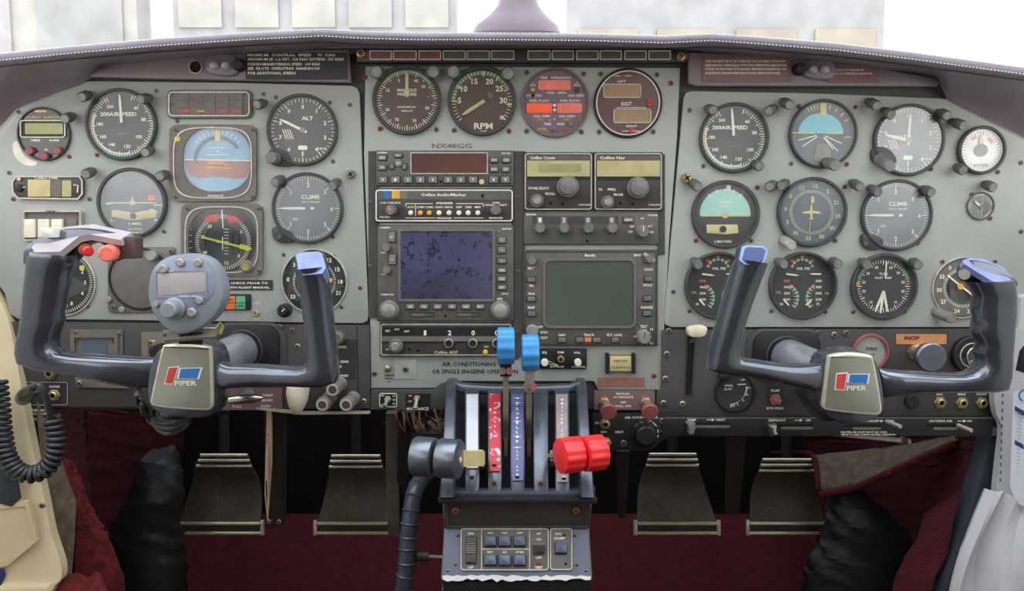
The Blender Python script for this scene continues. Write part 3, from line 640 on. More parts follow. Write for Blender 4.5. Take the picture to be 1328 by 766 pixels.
# co-pilot attitude
t = gauge('attitude_indicator', 'round co-pilot attitude indicator with cyan sky and perspective lines', 1066, 174, 44, 'dialblue', bw=3.5)
b = MB(); pts = [(1064+29*math.cos(math.radians(a)), 172+25*math.sin(math.radians(a))) for a in range(181, 360, 8)]; b.prism(pts+[(1093, 173), (1035, 173)], .5, 1.6, 'sky'); b.build('sky_card', t)
b = MB(); b.line(1026, 172.5, 1056, 173, 1.6, 2.4, 'yellow'); b.line(1070, 173, 1092, 173, 1.6, 2.4, 'yellow')
for e in ((1035, 182), (1040, 190), (1091, 186), (1080, 194), (1086, 196)): b.line(1064+(e[0]-1064)*.2, 174+(e[1]-174)*.2, e[0], e[1], 1.2, 1.8, 'cream')
b.ticks(1066, 174, 33, 39, 1.4, 1.8, 'yellow', 3, -30, -10); b.ticks(1066, 174, 33, 39, 1.4, 1.8, 'yellow', 3, 15, 60); b.line(1028, 172, 1022, 172, 1, 1.8, 'yellow'); b.line(1094, 178, 1103, 178, 1.4, 1.8, 'yellow'); b.rbox(1063, 134, 1071, 150, 1.5, 2.2, 'ivory', 1); b.build('scale', t, stuff=True)
b = MB(); b.prism([(1058, 187), (1074, 187), (1077, 208), (1068, 212), (1054, 208)], 1.4, 3.4, 'knobgrey', .8); b.build('pointer_base', t)
knob(t, 1068, 209, [(6, 4), (6, 8), (7.5, 10), (7.5, 22), (6.5, 23.5)], 'knobgrey', tip=(1074, 216)); post_light(t, 1014, 131, 1024, 136)
# small round dials
t = gauge('suction_gauge', 'small shiny round dial with a dark centre at the slanted corner of the co-pilot board', 1271, 195, 31, 'dialsilver', bw=4, glass='lenshaze')
b = MB(); b.arc(1271, 195, 16, 20, -40, -15, 1.4, 'orange'); b.arc(1271, 195, 16, 20, 30, 60, 1.4, 'orange'); b.ticks(1271, 195, 20, 25, .8, 1.4, 'ink', 36); b.text('SUCTION', 1271, 214, 3, 1.5, 'ink', 18); b.build('scale', t, stuff=True)
b = MB(); b.disc(1271, 195, 8, 3.5, 'black'); b.needle(1271, 195, 0, 20, 5, 3, 'ivory', 0, 1); b.build('needle', t); post_light(t, 1240, 216, 1249, 221)
t = gauge('suction_gauge', 'smallest round dial with a white needle, below the shiny corner dial', 1271, 267, 18, 'dialsilver', 'bezelgrey', 2, 3, glass='lenshaze')
b = MB(); b.needle(1271, 268, 310, 11, 2.6, 2.4, 'white', 3); b.disc(1271, 268, 2.5, 2.6, 'knobgrey', 16); b.build('needle', t); post_light(t, 1276, 238, 1288, 243, True)
# directional gyro
t = gauge('heading_indicator', 'co-pilot compass dial with a white aeroplane outline in the middle', 1052, 275, 45, 'dialblue', bw=4, glass='lens')
b = MB(); b.ring(1052, 275, 22, 40, 1.4, 'dialblue', 48, .5, .2); b.build('compass_card', t)
b = MB(); b.ticks(1052, 275, 25, 29, .8, 1.8, 'ivory', 72); nums(b, 1052, 275, [(q, 218+30*i) for i, q in enumerate(['N', '3', '6', 'E', '12', '15', 'S', '21', '24', 'W', '30', '33'])], 34, 5.6, 'ivory', 1.9); b.build('scale', t, stuff=True)
b = MB(); b.prism([(1050.5, 266), (1051.3, 263), (1052, 266), (1053, 273), (1063, 274.5), (1063, 277), (1053, 277), (1052.6, 282), (1054.5, 284.5), (1048, 284.5), (1050, 282), (1049.4, 277), (1040, 277), (1040, 274.5), (1049.6, 273)], 1.6, 2.6, 'ivory'); b.needle(1053, 263, 0, 9, 4, 2.4, 'ivory', 0, .6); b.line(1050, 286, 1049, 300, 1, 2.2, 'ivory'); b.build('aircraft_symbol', t)
knob(t, 1015, 310, [(6.5, 1), (6.5, 14), (5.5, 15)], 'knobpale', tip=(1022, 318)); 
# oil/temperature cluster
def cluster(x, y, label, pls):
    t = gauge('engine_cluster_gauge', label, x, y, 44, 'dial', bw=3.5)
    b = MB(); b.arc(x, y-20, 13, 15, -70, 70, 1.4, 'green'); b.arc(x, y-20, 13, 15, -75, -40, 1.5, 'orange'); b.arc(x, y-20, 13, 15, -5, 5, 1.6, 'red')
    b.arc(x-24, y+16, 17, 19.5, 45, 130, 1.4, 'green'); b.arc(x-24, y+16, 17, 19.5, 25, 45, 1.4, 'orange'); b.arc(x+24, y+16, 17, 19.5, -130, -45, 1.4, 'green'); b.arc(x+24, y+16, 17, 19.5, -45, -25, 1.4, 'orange'); b.arc(x+24, y+16, 17, 19.5, -130, -105, 1.5, 'yellow')
    b.ticks(x-24, y+16, 14, 20, .8, 1.6, 'cream', 6, 35, 130); b.ticks(x+24, y+16, 14, 20, .8, 1.6, 'cream', 6, -130, -35); b.ticks(x, y-20, 12, 16, .8, 1.6, 'cream', 6, -70, 70); b.build('scale', t, stuff=True)
    b = MB(); b.text('60', x, y-26+3, 0.1, 1.5, 'cream'); b.text('90', x, y-38+1, 3, 1.5, 'salmon'); b.text('50', x-13, y-32, 2.8, 1.5, 'salmon'); b.text('100', x+13, y-32, 2.8, 1.5, 'salmon'); b.text('OIL PSI', x+1, y-22, 3.2, 1.5, 'cream', 17)
    for i, q in enumerate(('500', '400', '300', '200')): b.text(q, x-20-(i == 3)*0, y-6+i*8, 3.2, 1.5, 'salmon' if i == 0 else 'cream', 8); b.text(q, x+21, y-6+i*8, 3.2, 1.5, 'cream', 8)
    b.text('50', x-27, y+24, 3.2, 1.5, 'cream'); b.text('75', x+20, y+24, 3.2, 1.5, 'cream'); b.text('CYL', x-31, y+9, 3, 1.5, 'yellow', 7); b.text('OIL', x+19+13, y+10, 3, 1.5, 'yellow', 6); b.build('numerals', t, stuff=True)
    b = MB(); b.needle(x-21, y-15, 97, 16, 2, 2.6, 'cream', 0); b.needle(x+24, y-15, 270, 14, 2, 2.6, 'cream', 0); b.needle(x-19, y+24, 318, 9, 2, 2.6, 'cream', 2); b.needle(x+6, y+24, 45, 9, 2, 2.6, 'cream', 2); b.build('needles', t)
    for q in pls: post_light(t, *q)
cluster(931, 370, 'oil pressure and temperature dial partly hidden by the right yoke grip', [(899, 337, 906, 344)])
cluster(1040, 370, 'fully visible oil pressure and temperature dial between the right yoke and the tachometer', [(1007, 338, 1017, 343), (1079, 337, 1087, 343)])
t = gauge('exhaust_temperature_gauge', 'co-pilot dial with three pale needles fanned at the bottom, beside the hidden compass', 1145, 371, 43, 'dial', bw=4)
b = MB(); b.ticks(1145, 371, 30, 34, .8, 1.4, 'cream', 60); b.ticks(1145, 371, 28, 34, 1.2, 1.5, 'cream', 12); b.arc(1145, 371, 32, 35, 50, 75, 1.6, 'green'); b.arc(1145, 371, 32, 35, 285, 312, 1.6, 'green'); b.arc(1145, 371, 32, 35, 78, 84, 1.6, 'red'); b.arc(1145, 371, 32, 35, 270, 280, 1.6, 'amber'); b.build('scale', t, stuff=True)
b = MB(); nums(b, 1145, 371, [('35', -20), ('35', 22), ('30', 48), ('25', 78), ('20', 104), ('10', 142), ('10', 218), ('20', 256), ('25', 282), ('30', 310)], 26, 3.6); b.text('TURB', 1145, 355, 3.2, 1.5, 'cream', 11); b.text('INLET TEMP', 1145, 360, 2.6, 1.5, 'cream', 22); b.build('numerals', t, stuff=True)
for a, L in ((203, 33), (189, 33), (170, 31), (4, 33)): b = MB(); x_ = 1145+(0 if a > 10 else 2); b.needle(x_, 377 if a > 10 else 361, a, L-4 if a > 10 else 22, 3 if a > 10 else 1.6, 2.8, 'cream', 0, 2); b.build('needle', t)
post_light(t, 1116, 338, 1125, 344); post_light(t, 1183, 338, 1191, 344)
t = gauge('radio_compass', 'compass dial with yellow and white needle behind the outer grip of the right yoke', 1248, 373, 40, 'bezelgrey', 'rim', 1.6, 3, glass='lenshaze')
b = MB(); b.ring(1248, 373, 22, 37, 1.5, 'bezelgrey', 48, .5, .2); b.build('compass_card', t)
b = MB(); b.ticks(1248, 373, 22, 26, .8, 1.8, 'cream', 60); nums(b, 1248, 373, [('3', -5), ('0', -33), ('33', -62), ('30', -95), ('27', -125), ('24', 195), ('21', 165), ('15', 110)], 31, 5.4, 'cream', 1.9); b.build('scale', t, stuff=True)
b = MB(); b.needle(1248, 373, 128, 26, 2.2, 3, 'cream', 26); b.disc(1244, 371, 4, 3.4, 'amber', 12); b.build('needle', t)
knob(t, 1214, 404, [(7, 0), (7, 18), (6, 19)], 'knobgrey', tip=(1223, 410))
# pilot radio compass, blank dial, lower altimeter
t = gauge('radio_compass', 'black compass dial with an orange marker behind the inner grip of the left yoke', 408, 365, 43, 'dial', 'rim', 2, 3)
b = MB(); b.ticks(408, 365, 25, 28, .8, 1.6, 'cream', 60); nums(b, 408, 365, [('3', -50), ('0', -85), ('33', -125), ('6', 20), ('12', 35), ('15', 62), ('18', 90), ('21', 115), ('24', 150)], 34, 5.4, 'cream', 1.7); b.build('scale', t, stuff=True)
b = MB(); b.needle(419, 368, 62, 14, 7, 3, 'amber', 4, 3); b.build('heading_marker', t); b = MB(); b.needle(408, 365, 62, 20, 2, 2.6, 'amber', 20); b.build('needle', t)
knob(t, 370, 402, [(9, 0), (9, 6), (7, 8), (6, 8), (6, 14), (5, 15)], 'black', mark=(40, 'cream'))
t = gauge('blank_instrument', 'black glass dial without markings in a square flange, partly covered by the round display', 183, 361, 41, 'black', 'black', 3, 5, flange=(rr(141, 320, 228, 405, 5), 3, 'bezelgrey'))
screws(t, [(147, 398), (222, 326), (147, 326), (222, 399)], .003, 'screwdark', 3.4)
for q in ((143, 388), (160, 401)): knob(t, q[0], q[1], [(4, 2), (4, 5), (3, 6)], 'knobpale', name='button')
knob(t, 201, 331, [(7, 2), (7, 12), (6, 13)], 'knobpale')
t = gauge('cabin_altimeter', 'black numbered dial half hidden by the finger-grooved grip of the left yoke', 81, 366, 44, 'dial', 'rim', 2, 3)
b = MB(); b.ticks(81, 366, 36, 40, .8, 1.4, 'cream', 80); nums(b, 81, 366, [('2', 62), ('3', 90), ('4', 118), ('8', 155), ('10', 170), ('1', 30), ('12', 200)], 30, 5, 'cream'); b.rbox(104, 344, 110, 350, 1, 1.6, 'yellow', 1); b.text('ALT', 79, 384, 3, 1.6, 'cream', 8); b.build('scale', t, stuff=True)
b = MB(); b.needle(81, 366, 250, 28, 3, 2.8, 'cream', 4); b.build('needle', t)
# boxes on the far side
t = thing('radio_indicator', 'eight-sided cream-rimmed radio display below the small clock', 'radio', 63, 243)
oc = [(24, 228), (106, 228), (110, 234), (110, 252), (104, 259), (26, 258), (19, 250), (18, 236)]
b = MB(); b.prism(oc, -.5, 4, 'radiodark', .8); b.build('housing', t); b = MB(); b.frame(oc, inset(oc, 2) if 1 else oc, 3.5, 5.2, 'rim'); b.build('rim', t)
b = MB(); b.rbox(39, 233, 68, 255, 3.5, 4.8, 'ivory', 1); b.rbox(69, 233, 82, 255, 3.5, 4.8, 'bezelgrey', 1); b.rbox(83, 234, 95, 255, 3.5, 4.8, 'lcd', 1); b.build('display', t)
b = MB(); b.text('Collins DME', 63, 231, 2.8, 5, 'cream', 30); b.text('TEST', 34, 243, 2, 5, 'cream'); b.text('NM', 100, 240, 2, 5, 'cream'); b.line(104, 240, 103, 250, 1.6, 5, 'cream'); b.build('lettering', t, stuff=True)
knob(t, 28, 244, [(5, 4), (5, 6), (3, 7)], 'black'); knob(t, 28, 232, [(2.6, 4), (2.6, 6)], 'rim', name='button'); post_light(t, 124, 219, 113, 226) if 0 else None
t = thing('switch_box', 'cream push-switch box behind the top of the left yoke grip', 'switch', 70, 290)
b = MB(); b.rframe(33, 273, 108, 312, 2, -.5, 6, 'rim', 3); b.rbox(35, 275, 106, 310, -.5, 2, 'bezelgrey'); b.build('housing', t)
for i in range(4): b = MB(); b.rbox(34.5+i*17.5, 284, 49+i*17.5, 308, 1.5, 6-(i == 3)*3, 'cream' if i < 3 else 'bezelgrey', 1.5, .8); b.build('push_switch', t)
b = MB(); b.text('PNEUM', 69, 274, 2, 6.3, 'ink', 12); b.build('lettering', t, stuff=True)
t = thing('placard', 'black flight check placard with white print between the round display and the compass dial', 'placard', 322, 370)
b = MB(); b.rbox(262, 363, 354, 376, -.3, 1, 'placardblack', 1); b.build('plate', t); b = MB(); b.text('PREFLIGHT CHECK PRIOR TO', 308, 366.8, 2.8, 1.3, 'cream', 80); b.text('DEPARTURE WITH FLIGHT MANUAL.', 308, 372.6, 2.8, 1.3, 'cream', 86); b.build('lettering', t, stuff=True)
t = thing('warning_lights', 'small block of one orange and two green caption lights', 'light', 308, 391)
b = MB(); b.rbox(287, 381, 326, 402, -.5, 3, 'black', 2, .6); b.build('housing', t)
for i, c in enumerate(('green', 'orange', 'green')): b = MB(); b.rbox([286, 294.5, 307.5][i], 383.5, [293.5, 306.5, 319.5][i], 400.5, 2.6, 5, c, .6, .4); b.build('caption_light', t)
b = MB(); b.line(294, 392, 320, 392, .8, 5.2, 'ink'); b.text('ANNUN', 300.5, 388, 2, 5.2, 'ink', 9); b.text('APPR', 313.5, 396, 2, 5.2, 'ink', 9); b.build('lettering', t, stuff=True)
t = thing('test_jack', 'brass test socket marked TEST beside the orange and green caption lights', 'socket', 332.5, 406)
b = MB(); b.lathe(332.5, 406, [(4.5, 0), (4.5, 2), (3.6, 3), (3.6, 5), (2, 5), (2, 2)], 'brass', 8); b.build('bush', t); b = MB(); b.text('TEST', 333, 413.5, 2.6, .4, 'white', 9); b.text('PUSH', 333, 393, 2.4, .4, 'white', 9); b.build('lettering', t, stuff=True)
# ------------------------------------------------------------------ centre gauges
t = gauge('manifold_pressure_gauge', 'brown engine dial with green arc and one upright double needle beside the RPM dial', 528, 130.5, 44.5, 'dialbrown', bw=4.5, d=-.001)
b = MB(-.001); b.arc(528, 130.5, 36, 39, -55, 55, 1.3, 'green'); b.ticks(528, 130.5, 34, 39, .8, 1.6, 'cream', 72); b.ticks(528, 130.5, 32, 39, 1.2, 1.7, 'cream', 18); b.arc(528, 130.5, 34, 39, 88, 91, 1.8, 'red'); b.build('scale', t, stuff=True)
b = MB(-.001); nums(b, 528, 130.5, [('5', -22), ('15', -62), ('20', -115), ('50', 50), ('40', 25), ('55', 110), ('70', 160), ('75', 208), ('-', 80)], 28, 4); b.text('MANIFOLD', 528, 117, 3.8, 1.7, 'cream', 25); b.text('PRESSURE', 528, 122.5, 3.8, 1.7, 'cream', 25); b.text('INCHES MERCURY', 528, 139, 2.4, 1.7, 'cream', 24); b.text('ABSOLUTE', 528, 144, 2.2, 1.7, 'cream', 15); b.build('numerals', t, stuff=True)
b = MB(-.001); b.needle(528, 118, 0, 26, 4, 3.2, 'ivory', 8, 1.4); b.disc(528, 121, 4, 3.6, 'ivory', 16); b.build('needle', t); post_light(t, 494, 96, 488, 93, r=8.5, d=0, L=.014); post_light(t, 558, 94, 562, 93, r=8.5, L=.014)
t = gauge('tachometer', 'engine dial marked RPM with large cream numerals and a lower pointing needle', 625, 131.5, 44.5, 'dialbrown', bw=5, d=-.001)
b = MB(-.001); b.arc(625, 131.5, 35, 39.5, -88, 68, 1.3, 'green'); b.ticks(625, 131.5, 34, 39, .9, 1.6, 'cream', 38, -130, 128); b.ticks(625, 131.5, 32, 39, 1.6, 1.7, 'cream', 7, -90, 128); b.arc(625, 131.5, 34, 39, 66, 69, 1.8, 'red'); b.build('scale', t, stuff=True)
b = MB(-.001); nums(b, 625, 131.5, [('5', -88, 29), ('10', -55, 28), ('15', -20, 27.5), ('20', 21, 27.5), ('25', 54, 28), ('30', 88, 28)], 28, 7.6); b.text('35', 651, 152.5, 5, 1.5, 'cream'); b.text('RPM', 627, 163.5, 8, 1.6, 'cream', 24); b.text('X100', 627, 170, 2, 1.6, 'cream', 8); b.build('numerals', t, stuff=True)
b = MB(-.001); b.needle(625, 133, 237, 30, 4.4, 3.2, 'ivory', 4, 1.4); b.line(615, 139, 633, 127, 1.6, 3, 'dialbrown'); b.disc(636, 124, 3.6, 3.6, 'bezelgrey', 16); b.build('needle', t); post_light(t, 592, 96, 588, 93, r=8.5, L=.014); post_light(t, 655, 97, 659, 95, r=8.5, L=.014)
t = gauge('fuel_flow_meter', 'round mauve fuel computer with three glowing orange-red windows', 720, 133.5, 44.5, 'dialmauve', 'bezelgrey', 3, 5, d=-.001)
for i, q in enumerate(((698, 104, 740, 117, 'salmon'), (683, 134, 716, 147, 'orangered'), (722, 134, 754.5, 147, 'salmon'))): b = MB(-.001); b.rbox(*q[:4], .8, 2.8, q[4], 2.5, .5); b.build('display_window', t)
b = MB(-.001)
for s_, x, y, z, w, c in (('TIME   REMAINING', 720, 101, 3, 41, 'white'), ('L', 691, 107, 2.6, None, 'white'), ('ENG.', 691.5, 110.5, 2.8, 9, 'white'), ('R', 749, 107, 2.6, None, 'white'), ('ENG.', 749, 110.5, 2.8, 9, 'white'), ('HRS : MIN.', 722, 120.5, 3, 26, 'white'), ('GAL USED', 692.5, 124, 3, 21, 'white'), ('GAL USED', 747, 124, 3, 21, 'white'), ('FUEL FLOW', 699.5, 130.8, 3.2, 25, 'white'), ('FUEL FLOW', 739, 130.8, 3.2, 25, 'white'), ('GAL REM', 702, 150.7, 3, 21, 'white'), ('GAL USED', 735, 150.7, 3, 21, 'white'), ('INFO', 701, 155.2, 2.4, 9, 'amber'), ('INFO', 735, 155.2, 2.4, 9, 'amber'), ('TIME', 710, 161, 3.2, 10, 'white'), ('REM', 727, 161, 3.2, 9, 'white'), ('ENTER', 703, 167.5, 3, 12, 'yellow'), ('TEST', 732, 167.5, 2.6, 8, 'red'), ('L', 713.5, 155.5, 2.6, None, 'white'), ('R', 719.5, 154.5, 2.6, None, 'white')): b.text(s_, x, y, z, 1.6, c, w)
b.build('lettering', t, stuff=True)
for x, y, r_, m in ((691, 117, 3, 'brass'), (691, 124, 2, 'hole'), (740, 161, 3.2, 'bezelgrey'), (718, 167, 4, 'bezelgrey'), (748, 117, 3.5, 'dialbrown'), (719, 137, 2, 'white'), (719, 143, 2, 'white')): knob(t, x, y, [(r_, 1), (r_, 4), (r_*.8, 4.5)], m, d=-.001, n=16, name='button')
t = gauge('exhaust_gas_meter', 'round plum EGT meter with two tan readout windows and a white rim', 814, 134, 44.5, 'dialplum', 'black', 3.4, 4, rim='white', d=-.001)
for q in ((782, 109, 831, 127.5), (795, 141.5, 844, 160)): b = MB(-.001); b.rbox(q[0], q[1], q[2], q[3], .8, 1.8, 'tan', 3); b.rframe(*q, 1.3, 1, 3.2, 'rim', 3.5); b.build('readout_window', t)
b = MB(-.001)
for s_, x, y, z, w, c in (('LEFT', 806, 105.8, 3, 11, 'white'), ('EGT', 812.5, 134.8, 4.6, 14, 'white'), ('ELECTRONICS INTERNATIONAL', 819, 141-1.2, 1.8, 38, 'cream'), ('RIGHT', 819, 163.6, 3, 14, 'white'), ('OVER      PEAK', 807, 98.6, 2, 24, 'cream'), ('OVER       PEAK', 818, 170, 2, 24, 'cream')): b.text(s_, x, y, z, 1.6, c, w)
b.build('lettering', t, stuff=True)
for x, y, r_, m in ((807, 98.6, 2.2, 'maroonknob'), (818.5, 170, 3, 'redknob')): knob(t, x, y, [(r_, 1), (r_, 3), (r_*.7, 3.5)], m, d=-.001, n=14, name='lamp')
b = MB(-.001); b.rbox(837, 128, 848, 138.5, .8, 2, 'radiodark', 1); b.rbox(840, 129, 847, 133, 1.8, 3, 'red', .5); b.rbox(840, 134, 847, 138, 1.8, 3, 'red', .5); b.build('selector_switch', t)
# ------------------------------------------------------------------ eyebrow panels and annunciator row
def eyebrow(label, poly, hole, lamp, kn, d=.006):
    t = thing('eyebrow_panel', label, 'panel', poly[0][0], poly[0][1], d)
    b = MB(d); b.prism(poly, -6, 3, 'eyebrow', 1); b.build('panel_plate', t)
    x, y = lamp; b = MB(d); b.prism(smoothpoly([(x-22, y+6), (x-17, y-10), (x-4, y-16), (x+16, y-15), (x+22, y-4), (x+22, y+12), (x+6, y+15), (x-12, y+12)], 2), 2, 10, 'leather', 3)
    b.lathe(x-8, y+1, [(6.5, 6), (6.5, 11), (4, 15), (1, 16)], 'lilac', 20); b.lathe(x+7, y+1, [(6.5, 6), (6.5, 11), (4, 15), (1, 16)], 'lilac', 20)
    b.build('map_lamp', t)
    knob(t, kn[0], kn[1], [(8, 2), (8, 10), (6.5, 14), (6, 15)], 'black', d=d)
    if hole: b = MB(d); b.ring(hole[0], hole[1], 7.4, 9.2, 4.4, 'brass', 32, 2, .5); b.disc(hole[0], hole[1], 7.5, 3.4, 'hole', 24); b.build('lamp_hole', t)
    return t
t = eyebrow('long grey-purple panel strip above the pilot dials with a brass-rimmed hole and black speed placard', [(115, 97), (118, 91), (128, 87), (180, 79), (260, 71.5), (330, 66), (452, 65), (455, 107), (200, 102), (118, 100)], (255, 87.5), (290, 86), (313, 86))
t = eyebrow('long grey-purple panel strip above the co-pilot dials with two brown placards', [(893, 69), (1026, 72), (1080, 79), (1140, 89), (1205, 101), (1217, 106), (1215, 112), (903, 111.5), (893, 108)], None, (1058, 91), (1034, 91))
def placard(label, x0, y0, x1, y1, m, lines, d=0., r=.5, name='placard', inkm='cream', rot=0, h=1.):
    t = thing(name, label, 'placard', (x0+x1)/2, (y0+y1)/2, d)
    b = MB(d); b.rbox(x0, y0, x1, y1, -.4, h, m, r); b.build('plate', t)
    b = MB(d)
    for q in lines: b.text(q[0], q[1], q[2], q[3], h+.3, q[5] if len(q) > 5 else inkm, q[4] if len(q) > 4 else None, rot=q[6] if len(q) > 6 else 0)
    if lines: b.build('lettering', t, stuff=True)
    return t
placard('black placard of speed limits in white capitals on the strip above the pilot altimeter', 319, 68.5, 451, 103, 'placardblack', [('MINIMUM  CONTROL  SPEED    76  KIAS', 378, 71.6, 3.5, 114), ('MAXIMUM SP. LG RET. 128 KIAS EXTEND 153 KIAS', 384, 77, 3.5, 124), ('DESIGN MANEUVERING SPEED  169 KIAS', 368.5, 83.4, 3.5, 94), ('SEE  PILOTS  OPERATING  HANDBOOK', 368.5, 89, 3.5, 94), ('FOR ADDITIONAL SPEEDS', 353, 95, 3.5, 62)], .0095)
placard('wide brown placard with four lines of tiny pale print above the co-pilot airspeed dial', 911, 72, 1026, 106, 'placardbrown', [('THIS AIRCRAFT MUST BE OPERATED AS A NORMAL CATEGORY', 967, 79.5, 3, 104), ('AIRPLANE IN COMPLIANCE WITH THE OPERATING LIMITATIONS', 967, 84.8, 3, 106), ('STATED IN THE FORM OF PLACARDS, MARKINGS & MANUALS. NO', 967, 90, 3, 106), ('ACROBATIC MANEUVERS INCLUDING SPINS APPROVED', 963, 95, 3, 98)], .0095)
placard('small brown placard with two lines of print and a screw above the hazy co-pilot altimeter', 1074, 84, 1139, 107, 'placardbrown', [('THE PLACE OF OPERATION', 1098, 91, 2.6, 42), ('SEE PILOTS OPERATING HANDBOOK', 1104, 95.5, 2.6, 54)], .0095)
t = thing('annunciator_bar', 'row of twelve small dark caption windows in pale frames below the glareshield', 'annunciator', 676, 72, .006)
b = MB(.006); b.rbox(463, 63, 890, 80.5, -14, 1.5, 'radiodark', 1, .5); b.build('housing', t)
for x0, x1 in ((479.6, 508.5), (510, 540.6), (543, 572.3), (574.5, 604), (605.5, 635.5), (637, 667), (684, 713.6), (715.5, 744), (747, 776), (777.5, 806), (809.5, 838), (840.5, 869.5)):
    b = MB(.006); b.rbox(x0+.5, 66.5, x1-.5, 77.5, 1, 2.4, 'placardrust' if x0 < 545 else 'bezelgrey', .8); b.rframe(x0, 66, x1, 78, 1.3, 1, 3.2, 'cream', 1); b.build('caption_window', t)
for x, y in ((469, 70), (882, 74)): b = MB(.006); b.lathe(x, y, [(5.5, 1), (5.5, 5), (4, 6), (3, 6), (3, 3)], 'brass', 14); b.rbox(x+6, y-4, x+10, y+4, 1, 3, 'placardrust', .5); b.build('connector', t)
# ------------------------------------------------------------------ radios
def radio(label, x0, y0, x1, y1, m='radio', rim=None, r=2, name='radio', cat='radio', h=5):
    t = thing(name, label, cat, (x0+x1)/2, (y0+y1)/2, -.001)
    b = MB(-.001); b.rbox(x0-.6, y0-.6, x1+.6, y1+.6, -.5, 3, 'black', 1); b.rbox(x0, y0, x1, y1, 2, h, m, r, .7); b.build('faceplate', t)
    if rim: b = MB(-.001); b.rframe(x0+1, y0+1, x1-1, y1-1, 1.5, h-.5, h+.9, rim, r+1); b.build('rim', t)
    return t
def keys(t, lst, w, hh, m='key', h0=4.5, h1=8, name='button', ink_='cream', r=1.2, ts=2.8, lab=True):
    for q in lst:
        b = MB(-.001); b.rbox(q[0]-w/2-1, q[1]-hh/2-.8, q[0]+w/2+1, q[1]+hh/2+1.2, h0-.2, h0+.8, 'black', r); b.rbox(q[0]-w/2, q[1]-hh/2, q[0]+w/2, q[1]+hh/2, h0, h1, m, r, .8)
        if len(q) > 2 and q[2]: b.text(q[2], q[0], q[1], ts, h1+.2, ink_, min(w*.75, ts*.75*len(q[2])))
        b.build(name, t)
def dots(t, lst, r, m='hole', h=5.2, name='dot_hole'):
    b = MB(-.001)
    for q in lst: b.disc(q[0], q[1], r, h, m, 14, 4)
    b.build(name, t, stuff=len(lst) > 1)
def L_(t, lst, h=5.3, name='lettering', d=-.001):
    b = MB(d)
    for q in lst: b.text(q[0], q[1], q[2], q[3], h, q[5] if len(q) > 5 else 'cream', q[4] if len(q) > 4 else None)
    b.build(name, t, stuff=True)
def rknob(t, x, y, R, m='knobgrey', h0=4.5, H=14, inner=None, im='knobpale', name='knob', mark=None, fl=0):
    knob(t, x, y, [(R, h0), (R, h0+H*.45), (R*.92, h0+H*.5)] + ([] if inner else [(R*.88, h0+H*.9), (R*.8, h0+H)]), m, d=-.001, name=name, flutes=fl, mark=mark)
    if inner:
        b = MB(-.001); b.lathe(x, y, [(inner, h0+H*.4), (inner, h0+H*.95), (inner*.86, h0+H)], im, 24); o = b.build('inner_knob', t)
t = radio('top radio of the inner column with ten numbered keys and a brown display', 489, 196, 666, 241, 'radio')
b = MB(-.001); b.rframe(533, 198, 633, 226, 1.4, 4.5, 6.4, 'rim', 1.5); b.rbox(534, 199, 632, 225, 4.5, 5.4, 'screenbrown', 1); b.build('display', t)
keys(t, [(497, 205, 'IDENT'), (497, 217.6, 'VFR'), (641, 208, 'FUNC'), (656.6, 208, 'CRSR'), (641, 220, 'START'), (656, 220, 'CLR')], 10, 6.4, ts=2.2)
keys(t, [(517.6, 202, 'ALT')], 11, 5, r=2.4, ts=2.2); keys(t, [(509.2, 216, ''), (525.4, 216.5, '')], 5, 7.6, r=2.2); knob(t, 517.6, 211.8, [(5.2, 4.5), (5.2, 7), (4.4, 8)], 'key', d=-.001, name='button')
keys(t, [(x, 233.4, str(i)) for i, x in enumerate((497.8, 513.9, 530, 545.8, 561.9, 581.8, 598, 613.8, 640.5, 655.5))], 11, 8.4, ts=3.6)
dots(t, [(572, 235.8)], 1.8); b = MB(-.001); b.disc(624.8, 235.8, 3.4, 6, 'ivory', 16); b.build('light_sensor', t)
L_(t, [('GARMIN', 497, 198.6, 2.2, 13), ('GTX 330', 656, 199.5, 2.2, 11), ('ON', 517.6, 212, 2.4, 5)], 8.4)
t = radio('cream-rimmed audio selector with blue and yellow squares and eight button dots', 487, 245, 666, 288, 'radiodark', 'cream', 3)
b = MB(-.001); b.rbox(491, 248, 662, 259, 4.6, 5.6, 'radio', .5); b.build('title_strip', t)
for x0, x1, c in ((498, 507.5, 'badgeblue'), (509, 519.5, 'amber'), (520, 529, 'inkgrey')): b = MB(-.001); b.rbox(x0, 247.5, x1, 257.5, 5, 6.2, c); b.build('colour_tab', t)
b = MB(-.001)
for q in ((527, 264, 562, 264), (592, 264, 627, 264), (527, 264, 527, 268), (627, 264, 627, 268), (527, 282.5, 566, 282.5), (589, 282.5, 627, 282.5), (539.5, 265, 539.5, 280)): b.line(*q, .8, 5.3, 'cream')
b.build('outline', t, stuff=True)
L_(t, [('Collins Audio/Marker', 576, 252.6, 3.8, 58), ('SPEAKER', 577, 263.4, 2.6, 22), ('PHONE', 577, 282.8, 2.6, 18), ('AUTO', 533.5, 268.6, 2.6, 9), ('COM1', 546, 268.6, 2.6, 10), ('COM2', 557.5, 268.6, 2.6, 10), ('NAV1', 570, 268.6, 2.6, 10), ('NAV2', 582.5, 268.6, 2.6, 10), ('ADF', 595.5, 268.6, 2.6, 8), ('DME', 608, 268.6, 2.6, 8), ('MKR', 620, 268.6, 2.6, 8), ('COM1 COM2 EXTN', 507, 263, 2.4, 26), ('VOL SQLH', 500, 281.5, 2.4, 13), ('DIM', 643.5, 263, 2.4, 8), ('HIGH    TEST', 643.5, 265.8, 2.2, 28), ('MARKER', 643.5, 282.5, 2.6, 18)], 5.9)
